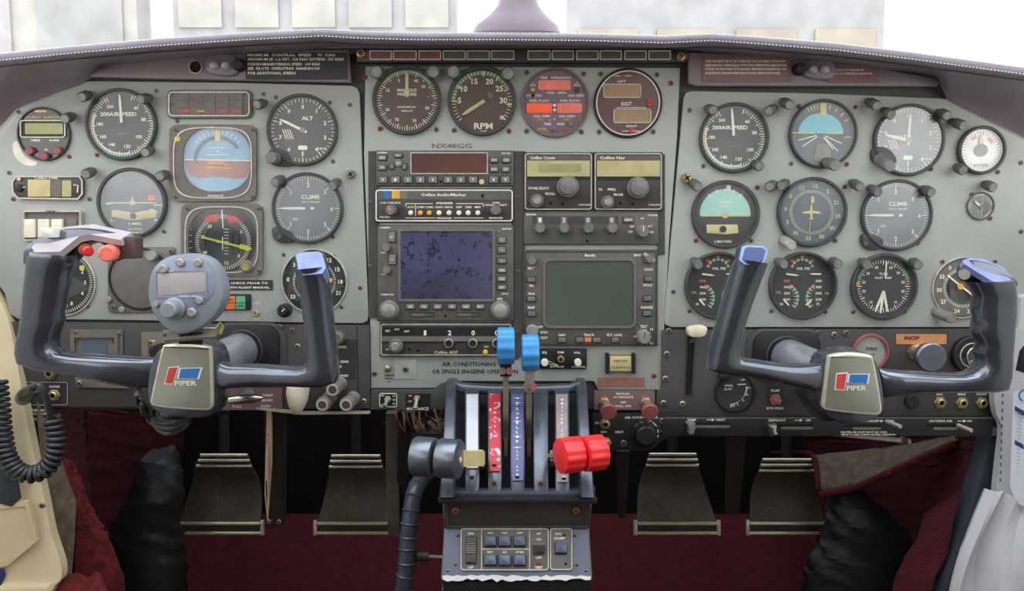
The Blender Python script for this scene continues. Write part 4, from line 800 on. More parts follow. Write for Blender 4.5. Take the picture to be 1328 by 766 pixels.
for i, x in enumerate((533.3, 545.8, 557.3, 569.9, 582.8, 595.6, 607.5, 620)): b = MB(-.001); b.lathe(x, 276, [(3.4, 5), (3, 8), (2, 9)], 'amber' if i in (1, 2) else 'cream', 14); b.build('selector_button', t)
rknob(t, 509, 272.5, 7, 'knobgrey', mark=None); b = MB(-.001); b.line(509, 273, 506, 268, 2, 18.8, 'salmon'); b.build('knob_mark', t); rknob(t, 643, 272.5, 6.8, 'knobgrey', H=12)
dots(t, [(626, 254)], 2.2, h=6)
t = radio('large colour moving-map receiver with a violet-tinted dusty screen', 490.5, 292.5, 666, 415, 'radio', name='map_display', cat='display')
b = MB(-.001); b.rframe(517.5, 296.5, 642, 390, 3, 4.5, 7, 'bezelgrey', 2); b.build('screen_surround', t)
b = MB(-.001); b.rbox(520, 299, 639.5, 387.5, 4, 5.5, 'screenviolet', 1); b.build('screen', t)
g = MB(-.001); g.rbox(520, 299, 639.5, 387.5, 5.9, 6.3, 'lens', 1); g.build('glass', t)
keys(t, [(509, 307, ''), (509.8, 336, '')], 9, 13); keys(t, [(651, 311, '+'), (651, 324, '-')], 10, 8); keys(t, [(651, 338, 'D'), (651, 350, 'MENU'), (651, 361, 'CLR'), (651, 372, 'ENT')], 11, 6, ts=2.4)
keys(t, [(x, 396.8, s_) for x, s_ in zip((533, 550.8, 568.6, 586.7, 604.8, 623.2), ('CDI', 'OBS', 'MSG', 'FPL', 'VNAV', 'PROC'))], 11, 6, ts=2.2)
for x, y in ((502.3, 321), (502.8, 349.5)): rknob(t, x, y, 5.4, 'knobgrey', H=9, im='knobpale')
for x in (506, 649): rknob(t, x, 401, 12.6, 'knobgrey', H=12, inner=8.8)
for x0, x1, x2 in ((533, 563, 552), (592, 623, 611)): b = MB(-.001); b.rframe(x0, 404.5, x1, 410, .8, 4.5, 5.6, 'black', .5); b.rbox(x0+1, 405, x2, 409.5, 4.6, 5.4, 'bezelgrey'); b.build('card_slot', t)
dots(t, [(578, 409)], 1.8); b = MB(-.001); b.disc(648, 299.5, 3, 6, 'bezelgrey', 16); b.build('light_sensor', t)
L_(t, [('GARMIN', 501, 295, 2.2, 13), ('GNS 530', 657, 296.6, 2.2, 12), ('PWR', 499, 327, 2.2, 7), ('VOL', 499, 355, 2.2, 7), ('COM/VLOC', 504, 381, 2.4, 17), ('GPS', 648, 386.5, 2.6, 7), ('DEFAULT', 655, 380, 2, 9), ('C', 509, 307, 2.6, 3), ('V', 509.8, 336, 2.6, 3)], 8.4)
t = radio('direction finder radio reading 1 2 0 0, lowest of the inner radio column', 493.5, 418, 664, 461, 'radiodark', 'rim', 2)
b = MB(-.001); b.rbox(496, 423, 661.5, 435, 4.6, 5.6, 'black'); b.build('digit_window', t)
b = MB(-.001); b.rbox(496, 435, 661.5, 442, 4.6, 6.4, 'bezelgrey'); b.rbox(496, 441.4, 661.5, 442.6, 4.6, 6.6, 'black'); b.build('trim_strip', t)
L_(t, [('1', 552, 430.6, 6.4, 3.4), ('2', 583.6, 430.6, 6.4, 4.6), ('0', 614, 430.6, 6.4, 4.4), ('0', 644, 430.6, 6.4, 4.4), ('REC', 504, 428, 2.4, 6), ('ANT', 515.7, 426, 2.4, 7), ('ADF', 528, 428.5, 2.4, 7), ('TEST', 631, 448.5, 2, 6), ('Collins ADF', 579, 455.6, 3.8, 30, 'ivory'), ('OFF', 503, 452, 2, 4), ('ADF650', 650, 457, 2, 10)], 6.2)
for x in (582.6, 613.6, 644.3): b = MB(-.001); b.lathe(x, 443.8, [(6, 5), (6, 9), (5, 10), (4.4, 10), (4.4, 8.6)], 'knobpale', 24); b.disc(x, 443.8, 4.4, 9, 'black', 20, 8); b.build('frequency_knob', t)
rknob(t, 514.7, 447, 9, 'knobgrey', H=12, inner=5.4); dots(t, [(531.3, 452), (543, 453.5)], 2); b = MB(-.001); b.lathe(629.6, 455.5, [(3.4, 5), (3, 7.4), (2, 8)], 'yellow', 16); b.build('test_button', t)
def collins(label, x0, ti, lab, dsp, kx, ky, sx, sy):
    t = radio(label, x0, 198, x0+88.5, 273, 'radiodark', 'rim', 3)
    b = MB(-.001); b.rbox(x0+4, 202, x0+85, 208, 4.6, 5.6, 'radio'); b.build('title_strip', t)
    b = MB(-.001); b.rbox(x0+4, 208.6, x0+85, 229, 4.6, 5.6, 'ivory'); 
    if dsp: b.rbox(x0+18, 213, x0+74, 224, 5, 5.9, 'lcd', 3)
    b.build('display', t); b = MB(-.001); b.rbox(x0+4, 229, x0+85, 233, 4.6, 6, 'black'); b.build('trim_strip', t)
    rknob(t, kx, ky, 14, 'knobgrey', H=16, inner=10.4, im='knobgrey'); rknob(t, sx, sy, 8.6, 'knobgrey', H=12, inner=5, im='knobpale')
    dots(t, [(x0+34, 263.5), (x0+50, 264)], 2.2); L_(t, [(ti, x0+24, 205, 3.8, 32)]+lab+[('COLLINS', x0+78, 265.5, 2, 15)], 6.1)
    g = MB(-.001); g.rbox(x0+4, 208.6, x0+85, 229, 6.3, 6.6, 'lens'); g.build('glass', t)
collins('communication radio with smudged pale display, inner one of the matching pair', 679.5, 'Collins Comm', [('STORE SELECT', 698.4, 244.2, 3.2, 27), ('RECALL', 713.5, 251.3, 3, 13)], 1, 735.6, 242.4, 696, 260.5)
collins('navigation radio with clean pale display, outer one of the matching pair', 769.7, 'Collins Nav', [('TO', 778, 246, 3, 5), ('FREQ', 792.5, 246, 3, 10), ('FROM', 801, 252.6, 3, 12)], 0, 825.7, 243.8, 787, 262.3)
t = radio('code transponder with digits 1 2 0 0 above four small knobs', 679.5, 275.5, 853, 316.5, 'radio')
b = MB(-.001); b.rbox(690.6, 280.3, 801, 289.7, 4.6, 5.6, 'radiodark'); b.build('digit_strip', t)
for x, s_ in ((700, '1'), (731, '2'), (762, '0'), (792.6, '0')):
    b = MB(-.001); b.rbox(x-4, 281, x+4, 289.4, 5, 6, 'lcd' if 0 else 'bezelgrey'); b.text(s_, x, 285.2, 6, 6.3, 'white', 4); b.build('digit', t); rknob(t, x, 295.6, 7, 'knobgrey', H=13, fl=8)
keys(t, [(814, 285, 'IDENT')], 13, 6.6, ts=2.4); rknob(t, 831.6, 299.5, 8.4, 'knobgrey', H=13, mark=(0, 'cream')); dots(t, [(761, 312.5)], 2)
L_(t, [('BENDIX', 689, 278, 2.4, 13), ('TRANS', 845, 279, 2.4, 13), ('SBY', 819, 293.6, 2.4, 6), ('ALT', 842, 293, 2.4, 6), ('OFF', 816.6, 300.4, 2.4, 6), ('TST', 844, 301, 2.4, 6), ('ON', 832, 283, 2.4, 4)], 5.4)
t = radio('weather radar with a large grey-green screen and rounded corners', 679, 324, 852, 447, 'radio', name='weather_radar', cat='display', rim='radiodark')
o = rr(704, 334.5, 824, 424.5, 9, 6); i_ = rr(707, 337.5, 821, 421.5, 7, 6)
b = MB(-.001); b.frame(o, i_, 4.5, 7, 'bezelgrey'); b.build('screen_surround', t); b = MB(-.001); b.prism(i_, 4, 5.4, 'screengreen'); b.build('screen', t); g = MB(-.001); g.prism(i_, 6, 6.3, 'lens'); g.build('glass', t)
keys(t, [(689, 362, ''), (689, 387, ''), (689, 406, ''), (839.4, 361.3, ''), (838.5, 386.4, ''), (838, 405.5, ''), (728.4, 439.7, ''), (751.3, 439.7, ''), (773.4, 439.7, ''), (797, 439.7, '')], 10, 6, m='knobgrey')
b = MB(-.001); b.rbox(758, 436.5, 766, 442, 4.8, 6, 'salmon', .5); b.build('track_lamp', t)
rknob(t, 689.6, 337.4, 6, 'knobgrey', H=12); rknob(t, 833, 435, 9, 'knobpale', H=14, mark=(0, 'black'), fl=10); rknob(t, 690, 427.5, 8, 'knobpale', H=12); rknob(t, 840, 335, 5.6, 'knobgrey', H=12)
b = MB(-.001); b.tube([b.p(834, 329, 7), b.p(846, 338, 14)], .0026, 'knobpale'); b.build('gain_lever', t)
L_(t, [('Bendix', 765, 330.6, 3.6, 14), ('MAX', 826, 330.4, 3.4, 9), ('BRT', 689, 347.4, 3.4, 9), ('Wx', 689, 369.8, 3.4, 6), ('WxA', 689, 380, 3.4, 9), ('MAP', 689, 398, 3.4, 9), ('GAIN', 840, 348.8, 3.4, 11), ('HOLD', 839, 369, 3.4, 12), ('RANGE', 838, 397.8, 3.4, 15), ('TILT', 834, 422.4, 3.4, 9), ('15', 844, 426, 2.8, 4), ('15', 843.5, 444, 2.8, 4), ('0', 822, 435, 2.8, 2), ('OFF', 700.6, 423, 3, 7), ('STBY', 705.5, 430, 3, 10), ('TEST', 705, 437, 3, 10), ('NAV', 728.8, 433.3, 3.2, 9), ('TRACK', 763.4, 433.2, 3.2, 14), ('FLT. LOG', 796, 433.2, 3.2, 19)], 6)
t = radio('small black intercom box with two white knobs below the weather radar', 699, 452, 760, 477, 'black', name='intercom', h=4)
for x, m_ in ((706, 'white'), (748.8, 'white')): rknob(t, x, 468.5, 4.8, m_, H=9, h0=3.5)
rknob(t, 727, 464.5, 4.6, 'brass', H=7, h0=3.5, inner=2.4, im='black'); L_(t, [('SQ', 706, 456.3, 2.8, 6), ('DIM', 727, 456, 2.8, 8), ('VOL', 748, 456.4, 2.8, 9), ('PS ENGINEERING', 750, 474.6, 1.8, 17), ('PILOT ISOLATE', 722, 474.4, 1.8, 18)], 4.4)
b = MB(-.001); b.line(711, 471, 724, 473, .6, 4.4, 'cream'); b.line(711, 467, 724, 473, .6, 4.4, 'cream'); b.build('outline', t, stuff=True)
t = thing('clearance_light', 'cream caption light reading CLEARANCE between two black end clamps', 'light', 804, 470, -.001)
b = MB(-.001); b.rbox(784.6, 457, 789, 483, -.5, 8, 'black', .5); b.rbox(818.6, 457, 823, 483, -.5, 8, 'black', .5); b.rbox(788, 459, 820, 481.5, -.5, 4, 'brass', .5); b.build('housing', t)
b = MB(-.001); b.rbox(790, 461, 818, 480, 3, 6, 'ivory', .8, .5); b.build('lens', t); L_(t, [('INBOARD', 804, 466.6, 2.8, 18, 'inkgrey'), ('CLEARANCE', 804, 475, 2.8, 24, 'inkgrey')], 6.3)
placard('plain rust-brown placard strip below the cream clearance light', 775, 489.5, 836, 500.5, 'placardrust', [], -.001)
# ------------------------------------------------------------------ lower boards
sl = thing('lower_panel', 'charcoal lower board under the pilot instruments carrying sockets and the parking brake', 'panel', 250, 475, .002)
b = MB(.002); b.prism([(8, 417), (479, 422), (480, 529), (340, 529.5), (325, 527), (24, 528), (14, 470)], -6, 0, 'subpanel', .6); b.build('board', sl)
b = MB(.002); b.line(463, 424, 465, 527, 1.2, .3, 'black'); b.build('seam', sl)
screws(sl, [(386, 449, 'steel'), (379, 428, 'screwrust'), (366, 431), (472, 520, 'steel'), (290, 530)][:4], .002, r=3.6)
t = thing('trim_strip', 'thin pale edging strip along the bottom of the pilot lower board', 'trim', 410, 531, .004)
b = MB(.004); b.prism([(332, 530), (350, 532.5), (392, 537), (480, 536), (480, 533), (395, 533.5), (352, 529.5), (333, 528)], -3, 2, 'rim'); b.build('strip', t)
def boss(label, cx, cy, x0, x1, y0, y1, tip, d=.002):
    t = thing('shaft_bushing', label, 'bushing', cx, cy, d)
    b = MB(d); b.rbox(x0-8, y0-3, x1+8, y1+6, -.5, 3, 'subpanel', 22, 1, 8); b.rbox(x0, y0, x1, y1, 2, 8, 'black', 18, 2, 8); b.build('plate', t)
    b = MB(d); b.ring(cx, cy, 23.5, 26, 9, 'bezel', 40, 4); b.build('ring', t)
    screws(t, [(x1-1, y0+2), (x0+2, y1-4)], d+.003, 'screwdark', 3)
    return t
boss('black oval bushing around the left control yoke shaft', 317, 452, 283, 364, 421, 482, None)
boss('black oval bushing around the right control yoke shaft', 1017, 460, 975, 1062, 429, 486, None)
t = thing('recessed_meter', 'small grey framed meter partly behind the left yoke crossbar', 'gauge', 125, 450, .002)
b = MB(.002); b.rbox(92, 427, 160, 470, -.5, 2, 'bezelgrey', 1); b.rframe(95, 433, 155, 474, 4, 1.5, 5, 'bezelgrey', 1); b.build('housing', t); b = MB(.002); b.rbox(108, 441, 141, 468, 1, 2.6, 'dialblue', .5); b.build('window', t)
screws(t, [(98, 431), (154, 433), (98, 441), (147, 441)], .004, 'screwdark', 3)
placard('khaki INOP placard between the small meter and the left yoke hub', 184, 430, 216, 462, 'placardkhaki', [('INOP', 195, 449, 5, 18, 'ink', -90), ('FUEL', 198, 441.5, 2.6, 9)], .002)
t = thing('round_vent_knob', 'dark round knob peeking out behind the left yoke hub', 'knob', 212, 455, .002); knob(t, 212, 456, [(12, 0), (12, 14), (10, 17)], 'black', d=.002)
def jack(label, x, y, lab=None, ly=-11, group=None, d=.002, r=8):
    t = thing('phone_jack', label, 'socket', x, y, d, group)
    b = MB(d); b.lathe(x, y, [(r, 0), (r, 2), (r*.95, 2.4)], 'brass', 6); b.build('nut', t); b = MB(d); b.lathe(x, y, [(r*.7, 2), (r*.7, 5), (r*.55, 6), (r*.42, 6), (r*.42, 3)], 'brass', 20); b.disc(x, y, r*.4, 3.4, 'hole', 16); b.build('bush', t)
    if lab: L_(t, [(lab, x, y+ly, 2.8, 2.6*len(lab))], .4, d=d)
jack('brass headphone socket just below the crossbar of the left yoke at the door side', 66, 484, None); jack('brass headphone socket in the outlined PHONE plate', 71, 512, 'PHONE')
t = thing('placard', 'outlined black plate around the PHONE socket and coiled cord plug', 'placard', 59, 510, .002)
b = MB(.002); b.rbox(30, 495, 88, 525, -.3, .3, 'placardblack', 2); b.rframe(30, 495, 88, 525, .8, 0, .6, 'rim', 3); b.build('plate', t)
placard('black alternate static source placard hanging below the left socket plate', 31, 528, 68, 549, 'placardblack', [('ALTERNATE', 50, 531.5, 2.8, 28), ('STATIC SOURCE', 50, 536, 2.8, 33), ('ROTATE TO OPEN', 50, 543, 2.8, 33)], .003)
t = thing('cover_plate', 'narrow riveted metal plate under the left yoke crossbar', 'plate', 134, 498, .002)
b = MB(.002); b.prism([(98, 489), (150, 497), (168, 503), (100, 502)], -.5, 2.5, 'bezelgrey', .6); b.build('plate', t); screw(t, 103, 497, .004, 'steel', 4)
placard('red-brown PARK BRAKE placard with PULL and PUSH print', 288.5, 503, 366, 531, 'placardbrown', [('PARK', 348, 512, 3, 14), ('BRAKE', 347, 518.5, 3, 14), ('PUSH', 345, 526, 3, 12), ('PULL', 308, 526.6, 3, 12)], .0025)
t = thing('parking_brake_handle', 'chrome T-handle lying across the red-brown parking brake placard', 'handle', 316, 517, .004)
b = MB(.004); b.lathe(322, 511, [(9, 0), (8, 6), (5, 14)], 'bezelgrey', 20, tip=(318, 514)); b.build('stem', t)
b = MB(); st = []
for k in range(13):
    x = 290+k*4.3; s_ = math.sin(PI*(k+.3)/12.6)**.5; st.append(((x, 518.5-k*.25-6*s_), (x, 518.5-k*.25+6*s_), .03, .012*s_+.001))
b.loft(st, 'chrome', 16); b.build('grip', t)
t = thing('cork_plug', 'cream rubber plug hanging at the lower edge beside the inner grip of the left yoke', 'plug', 386, 518, .006)
b = MB(); b.loft([((373, 500), (401, 500), .03, .03), ((372, 508), (400, 508), .03, .032), ((374, 520), (398, 520), .03, .03), ((378, 531), (393, 531), .03, .022), ((381, 536), (389, 536), .03, .01)], 'plug', 20); b.build('body', t)
for i, (x, y, lb) in enumerate(((441, 497, 'grey pointer knob, topmost of the three beside the inner left yoke grip'), (428, 516, 'grey pointer knob nearest the cream rubber plug'), (458, 516, 'grey pointer knob nearest the dark seam of the lower board'))):
    t = thing('trim_knob', lb, 'knob', x, y, .002); knob(t, x, y, [(9.5, 0), (9.5, 3), (8.4, 4), (9.4, 26), (8.4, 27.5)], 'knobgrey', d=.002, tip=(x-3, y+2)); 
    b = MB(.002); xx, yy = x-3.3, y+2.2; b.lathe(xx, yy, [(7.6, 27), (7.6, 28.4), (5.4, 28.6), (5, 27.8)], 'rim', 24); b.disc(xx, yy, 5.2, 28.3, 'dialbrown', 20, 27); b.build('cap', t)
t = thing('gear_lights', 'white gear lettering with a steel knob beside the inner grip of the left yoke', 'placard', 446, 468, .002)
b = MB(.002); b.rbox(402, 440, 462, 492, -.4, .3, 'placardblack', .5); b.build('plate', t)
knob(t, 439, 437, [(9.5, 0), (9.5, 8), (8, 12), (7, 13)], 'steel', d=.002); L_(t, [('UNLOCKED', 436, 449.6, 2.8, 27), ('GEAR', 447, 468.6, 2.8, 11), ('DOWN', 437, 475, 2.8, 12), ('LOCKED', 442, 486.8, 2.8, 20)], .6, d=.002)
cb = thing('lower_panel', 'short charcoal board under the radio stack carrying the avionics switch', 'panel', 530, 517, .002)
b = MB(.002); b.prism([(481, 505), (562, 505), (572, 497), (588, 497), (588, 530), (481, 531)], -6, 0, 'subpanel', .5); b.build('board', cb); screw(cb, 472.5, 520, .002, 'steel', 3.6) if 0 else None
t = thing('toggle_switch', 'small toggle switch in a white-outlined plate on the short board under the radios', 'switch', 503, 518, .002)
b = MB(.002); b.rbox(492, 509.5, 515, 527.5, -.3, .6, 'black', 2); b.rframe(492, 509.5, 515, 527.5, .9, 0, 1.2, 'cream', 2.6); b.build('plate', t)
b = MB(.002); b.lathe(503, 517, [(4.6, 0), (4.6, 3), (2.6, 4)], 'knobpale', 6); b.tube([b.p(503, 517, 3), b.p(501, 524, 12)], [.0018, .0026], 'knobpale', 10); b.build('lever', t); L_(t, [('FAN', 496, 512.5, 2, 5), ('OFF', 496, 524.5, 2, 5), ('LO', 511, 513, 2.4, 3), ('HI', 511, 518, 2.4, 3), ('O', 511, 523, 2.4, 3)], .9, d=.002)
t = thing('toggle_switch', 'avionics toggle switch on the dark plate beside the throttle quadrant', 'switch', 541, 520, .002)
b = MB(.002); b.rbox(526, 510, 558, 532.5, -.3, .8, 'black', .5); b.build('plate', t)
b = MB(.002); b.lathe(541, 516, [(4.6, 0), (4.6, 3), (2.6, 4)], 'brass', 6); b.tube([b.p(541, 516, 3), b.p(540, 527, 12)], [.0018, .0028], 'knobpale', 10); b.build('lever', t); L_(t, [('AVIONICS', 541.5, 529.5, 3.8, 29), ('ON', 532, 512.6, 2, 4), ('OFF', 532, 520, 2, 5)], 1.1, d=.002)
t = thing('toggle_switch', 'brass toggle with small print on the grey board beside a square blanking plate', 'switch', 503, 477, -.001)
b = MB(-.001); b.lathe(503, 476, [(5, 0), (5, 2.6), (3, 3), (3, 6), (1.5, 7)], 'brass', 8); b.build('bush', t); L_(t, [('IDENT', 503, 481.4, 2, 8, 'ink'), ('ALTERNATE', 504.5, 486.5, 2.4, 13, 'ink'), ('STATIC', 504.5, 490.5, 2.4, 10, 'ink'), ('ON', 504.5, 494.5, 2, 4, 'ink')], .5)
t = thing('blanking_plate', 'square grey blanking plate with one centre screw under the radio stack', 'plate', 526, 478, -.001)
b = MB(-.001); b.rbox(511.5, 465, 540, 491.5, -.4, 1, 'grey', 1, .4); b.build('plate', t); screw(t, 526, 478.5, .0, 'screwdark', 4)
t = placard('brown manual alternate air placard with two sockets under the grey centre board', 770.5, 505.5, 849, 531, 'placardbrown', [('MANUAL', 808, 510, 2.8, 18), ('ALTERNATE', 808, 514.5, 2.8, 26), ('AIR', 808, 521, 2.8, 8), ('PULL ON', 808, 526, 2.8, 20)], .003)
for x, y, kx, ky, lb in ((783.4, 521, 789.3, 534.6, 'faded red pull knob nearest the throttle quadrant'), (837, 521, 843.3, 534.6, 'faded red pull knob at the outer end of the brown placard')):
    t = thing('pull_knob', lb, 'knob', x, y, .004); b = MB(.004); b.lathe(x, y, [(7.4, 0), (7.4, 4), (5, 5), (5, 8)], 'brass', 6); b.build('nut', t)
    b = MB(); a = W(x, y, .008); e = W(kx, ky, .034); v = e-a; b.tube([a, a+v*.7], .0035, 'knobgrey', 12); b.build('rod', t)
    b = MB(); b.tube([a+v*.7, a+v*.8, a+v*.96, e+v*.02], [.006, .0094, .0098, .0086], 'maroonknob', 28); b.build('knob', t)
hp = thing('heater_panel', 'black heater control panel with one big fluted knob right of the throttle quadrant', 'panel', 833, 560, .008)
b = MB(.008); b.prism([(769, 536), (878, 536), (878, 562), (866, 566), (856, 574), (847, 582), (838, 584), (790, 584), (770, 582)], -6, 0, 'blackstrip', .8); b.build('board', hp)
knob(hp, 835, 560, [(17, 0), (17, 5), (14, 7), (13, 18), (10.5, 20)], 'black', d=.008, flutes=12, name='heater_knob'); b = MB(.008); b.arc(835, 560, 17, 18.2, 20, 110, 5.5, 'cream'); b.build('knob_arc', hp)
for x, y in ((784.6, 549), (785.7, 573)): b = MB(.008); b.lathe(x, y, [(7.5, 0), (7.5, 2.5)], 'brass', 6); b.lathe(x, y, [(5.5, 2), (5.5, 6), (4, 7), (3, 7), (3, 4)], 'brass', 18); b.disc(x, y, 3, 5, 'hole', 12); b.build('switch_bush', hp)
screws(hp, [(858.6, 545.5), (808.5, 574.5)], .008, 'screwdark', 4.4)
L_(hp, [('AIR CONDITIONER', 832, 541, 3, 44), ('ON', 774, 548, 2.6, 5), ('OFF', 783, 559.8, 2.8, 8), ('HEAT', 803.5, 559.8, 2.8, 11), ('COOLER', 866, 558.6, 2.8, 18)], .4, d=.008)
sr = thing('lower_panel', 'charcoal lower board under the co-pilot instruments with lever slot and sockets', 'panel', 1080, 480, .002)
b = MB(.002); b.prism([(859, 428), (1322, 426), (1300, 460), (1290, 500), (1284, 541), (850, 541), (852, 506), (858, 505)], -6, 0, 'subpanel', .6); b.build('board', sr)
screws(sr, [(864.7, 459, 'steel'), (862.8, 491, 'steel'), (860.4, 522.6, 'steel'), (885, 523.5, 'brass'), (1081.7, 434, 'steel'), (1097, 432), (867, 429)], .002, r=4)
b = MB(.002); b.prism([(891.5, 436), (900.5, 436), (896.5, 512), (888.5, 512)], -.2, .4, 'hole'); b.frame([(890, 434), (902, 434), (898, 514), (887, 514)], [(891.5, 436), (900.5, 436), (896.5, 512), (888.5, 512)], 0, 1, 'bezel'); b.build('lever_slot', sr)
t = thing('pitch_trim_knob', 'cream tapered lever knob at the top of the slot in the co-pilot lower board', 'knob', 902, 429, .006)
b = MB(.004); b.tube([b.p(896, 444, 0), b.p(900, 432, 16)], .002, 'steel'); b.build('lever', t)
b = MB(.014); b.prism(smoothpoly([(890, 422), (915, 420), (914, 432), (908, 436), (893, 436), (889, 430)], 2), 0, 13, 'plug', 3); b.build('knob', t)
t = gauge('flap_position_gauge', 'round black WING FLAP dial with a curved white scale below the right yoke crossbar', 952, 508, 26, 'dial', 'black', 2, 4, d=.002)
b = MB(.002); 
for k in range(8): b.arc(945, 500, 22+k*.4, 24-k*.1, 92+k*10, 102+k*10, 1.5, 'white')
b.ticks(945, 500, 23, 28, 1, 1.6, 'white', 4, 95, 175); b.text('WING', 944.5, 499.5, 3, 1.6, 'white', 11); b.text('FLAP', 944, 504, 3, 1.6, 'white', 10); b.text('UP', 963, 492, 2.6, 1.6, 'cream', 6); b.text('15', 967, 511, 2.6, 1.6, 'cream'); b.text('DN', 950, 525.5, 2.6, 1.6, 'cream'); b.line(956, 498, 967, 497.5, 1.4, 1.7, 'white'); b.build('scale', t, stuff=True)
knob(t, 937, 487, [(6.5, 0), (6.5, 8), (5, 9)], 'black', d=.002)
t = thing('flap_switch', 'brass nut switch between the words FLAP and SYS FREE', 'switch', 1005, 517, .002)
b = MB(.002); b.rbox(994, 501, 1016, 532, -.3, .5, 'placardblack', .6); b.build('plate', t); b = MB(.002); b.lathe(1005, 517.5, [(7.6, 0), (7.6, 4)], 'brass', 6); b.lathe(1005, 517.5, [(5, 4), (5, 8), (4.4, 14), (3, 16)], 'maroonknob', 16); b.build('toggle', t); L_(t, [('FLAP', 1005.5, 506, 3, 11), ('SYS FREE', 1005, 529, 3, 22)], .8, d=.002)
t = gauge('fire_gauge', 'small pale dial in a red rim, peeking out behind the right yoke hub', 1128, 456, 24, 'dialsilver', 'maroonknob', 4, 5, d=.002); b = MB(.002); b.text('FIRE', 1130, 452, 4, 1.4, 'ink', 14); b.text('EXT', 1130, 460, 3, 1.4, 'ink', 9); b.build('lettering', t, stuff=True)
placard('orange tape strip lettered INOP above the big dark co-pilot knob', 1162, 433, 1227, 446, 'tape', [('INOP', 1182, 438, 5, 20, 'ink')], .002)
t = thing('pull_knob', 'big dark round pull knob on a brass nut beside the black air vent', 'knob', 1187, 457, .002); b = MB(.002); b.lathe(1187, 456, [(11, 0), (11, 5), (8, 6), (8, 12)], 'brass', 8); b.build('nut', t)
b = MB(); a = W(1187, 456, .006); e = W(1209, 464, .045); v = e-a; b.tube([a, a+v*.75], .006, 'knobgrey', 14); b.build('rod', t); b = MB(); b.tube([a+v*.72, a+v*.78, a+v*.95, e], [.012, .0165, .017, .015], 'greyknob', 30); b.build('knob', t)
t = gauge('air_vent', 'round black eyeball air vent next to the outer grip of the right yoke', 1256, 459, 24, 'black', 'black', 8, 9, cat='vent', rim='rim', d=.002)
b = MB(.002); b.ring(1262, 461, 12, 13.5, 9, 'chrome', 32, 3, .5); b.disc(1262, 461, 12, 6, 'radiodark', 24, 1); b.line(1254, 467, 1268, 467.5, 2, 6.4, 'chrome'); b.build('eyeball', t)
t = thing('blanking_plug', 'round black blanking plug left of the three brass sockets', 'plug', 1182, 520, .002); knob(t, 1182, 520, [(9, 0), (9, 3), (8, 4)], 'black', d=.002, name='plug_cap')
jack('brass microphone socket nearest the round black blanking plug', 1218.6, 521.5, 'MIC', -10.5); jack('middle one of the three brass sockets on the co-pilot side', 1247, 522, 'MIKE', -11); jack('brass socket nearest the white fabric side panel', 1273, 522, 'PHONE', -11)
ll = thing('control_strip', 'black strip of heater and air sliders along the bottom of the co-pilot board', 'panel', 1080, 552, .01)
b = MB(.01); b.prism([(860, 541), (1292, 541), (1286, 565), (866, 565.5), (858, 563)], -8, 0, 'blackstrip', .8); b.build('board', ll); b = MB(.01); b.line(862, 541.6, 1292, 541.6, 1.4, .3, 'bezelgrey'); b.build('edge_line', ll)
L_(ll, [('TEMP', 897, 542.8+1.4, 2.8, 12), ('HEAT', 934.5, 544, 2.8, 12), ('DEFROST', 1008, 544.6, 2.8, 22), ('ON', 1048, 544.6, 2.8, 6), ('AIR INLET', 1128, 545.5, 2.8, 24), ('OPEN', 1153, 545.5, 2.8, 12), ('HEATER AIR INLET MUST BE OPEN', 1120, 560, 2.2, 60), ('PRIOR TO AND DURING HEATER OPERATION', 1126, 563.2, 2.2, 70), ('OUTSIDE AIR', 1220, 545.6, 2.8, 30), ('ON', 1257, 545.6, 2.8, 6)], .4, d=.01)
b = MB(.01)
for x, y in ((921, 544), (1035, 544.6), (1140, 545.5), (1247, 545.6)): b.line(x-5, y, x+3, y, .8, .4, 'cream'); b.prism([(x+2, y-1.8), (x+6, y), (x+2, y+1.8)], 0, .5, 'cream')
b.build('arrows', ll, stuff=True)
for x0, x1, y in ((889, 946, 551), (1003, 1054, 553), (1096, 1142, 553.5), (1201, 1242, 553.5)): b = MB(.01); b.rbox(x0, y-3.5, x1, y, -.1, .35, 'hole', .5); b.rbox(x0+10, y, x1, y+3.5, -.1, .5, 'bezelgrey', .5); b.build('slider_slot', ll)
b = MB(.01); b.prism([(888, 546), (899, 545), (900, 552), (897, 560), (891, 560), (891, 552)], .3, 12, 'knobgrey', 1.5); b.build('slider_knob', ll); b = MB(.01); b.prism([(993, 549), (1004, 548), (1003, 556), (1006, 560), (996, 563), (995, 556)], .3, 12, 'chrome', 1.5); b.build('slider_knob', ll, label='bare metal slider knob')
for q in ((1150, 546, 1168, 553), (1242, 551, 1260, 558)): b = MB(); b.tube([W(q[0], q[1], .012), W(q[2], q[3], .03)], .0024, 'rim', 8); b.build('slider_lever', ll)
t = thing('metal_rod', 'slanting cream metal rod hanging under the co-pilot slider strip', 'rod', 1136, 569, -.01); b = MB(); b.tube([W(1080, 562, -.01), W(1180, 572, -.01)], .003, 'rim'); b.build('rod', t); b = MB(); b.tube([W(1172, 568, -.012), W(1172, 574, -.008)], .005, 'steel'); b.build('clamp', t)
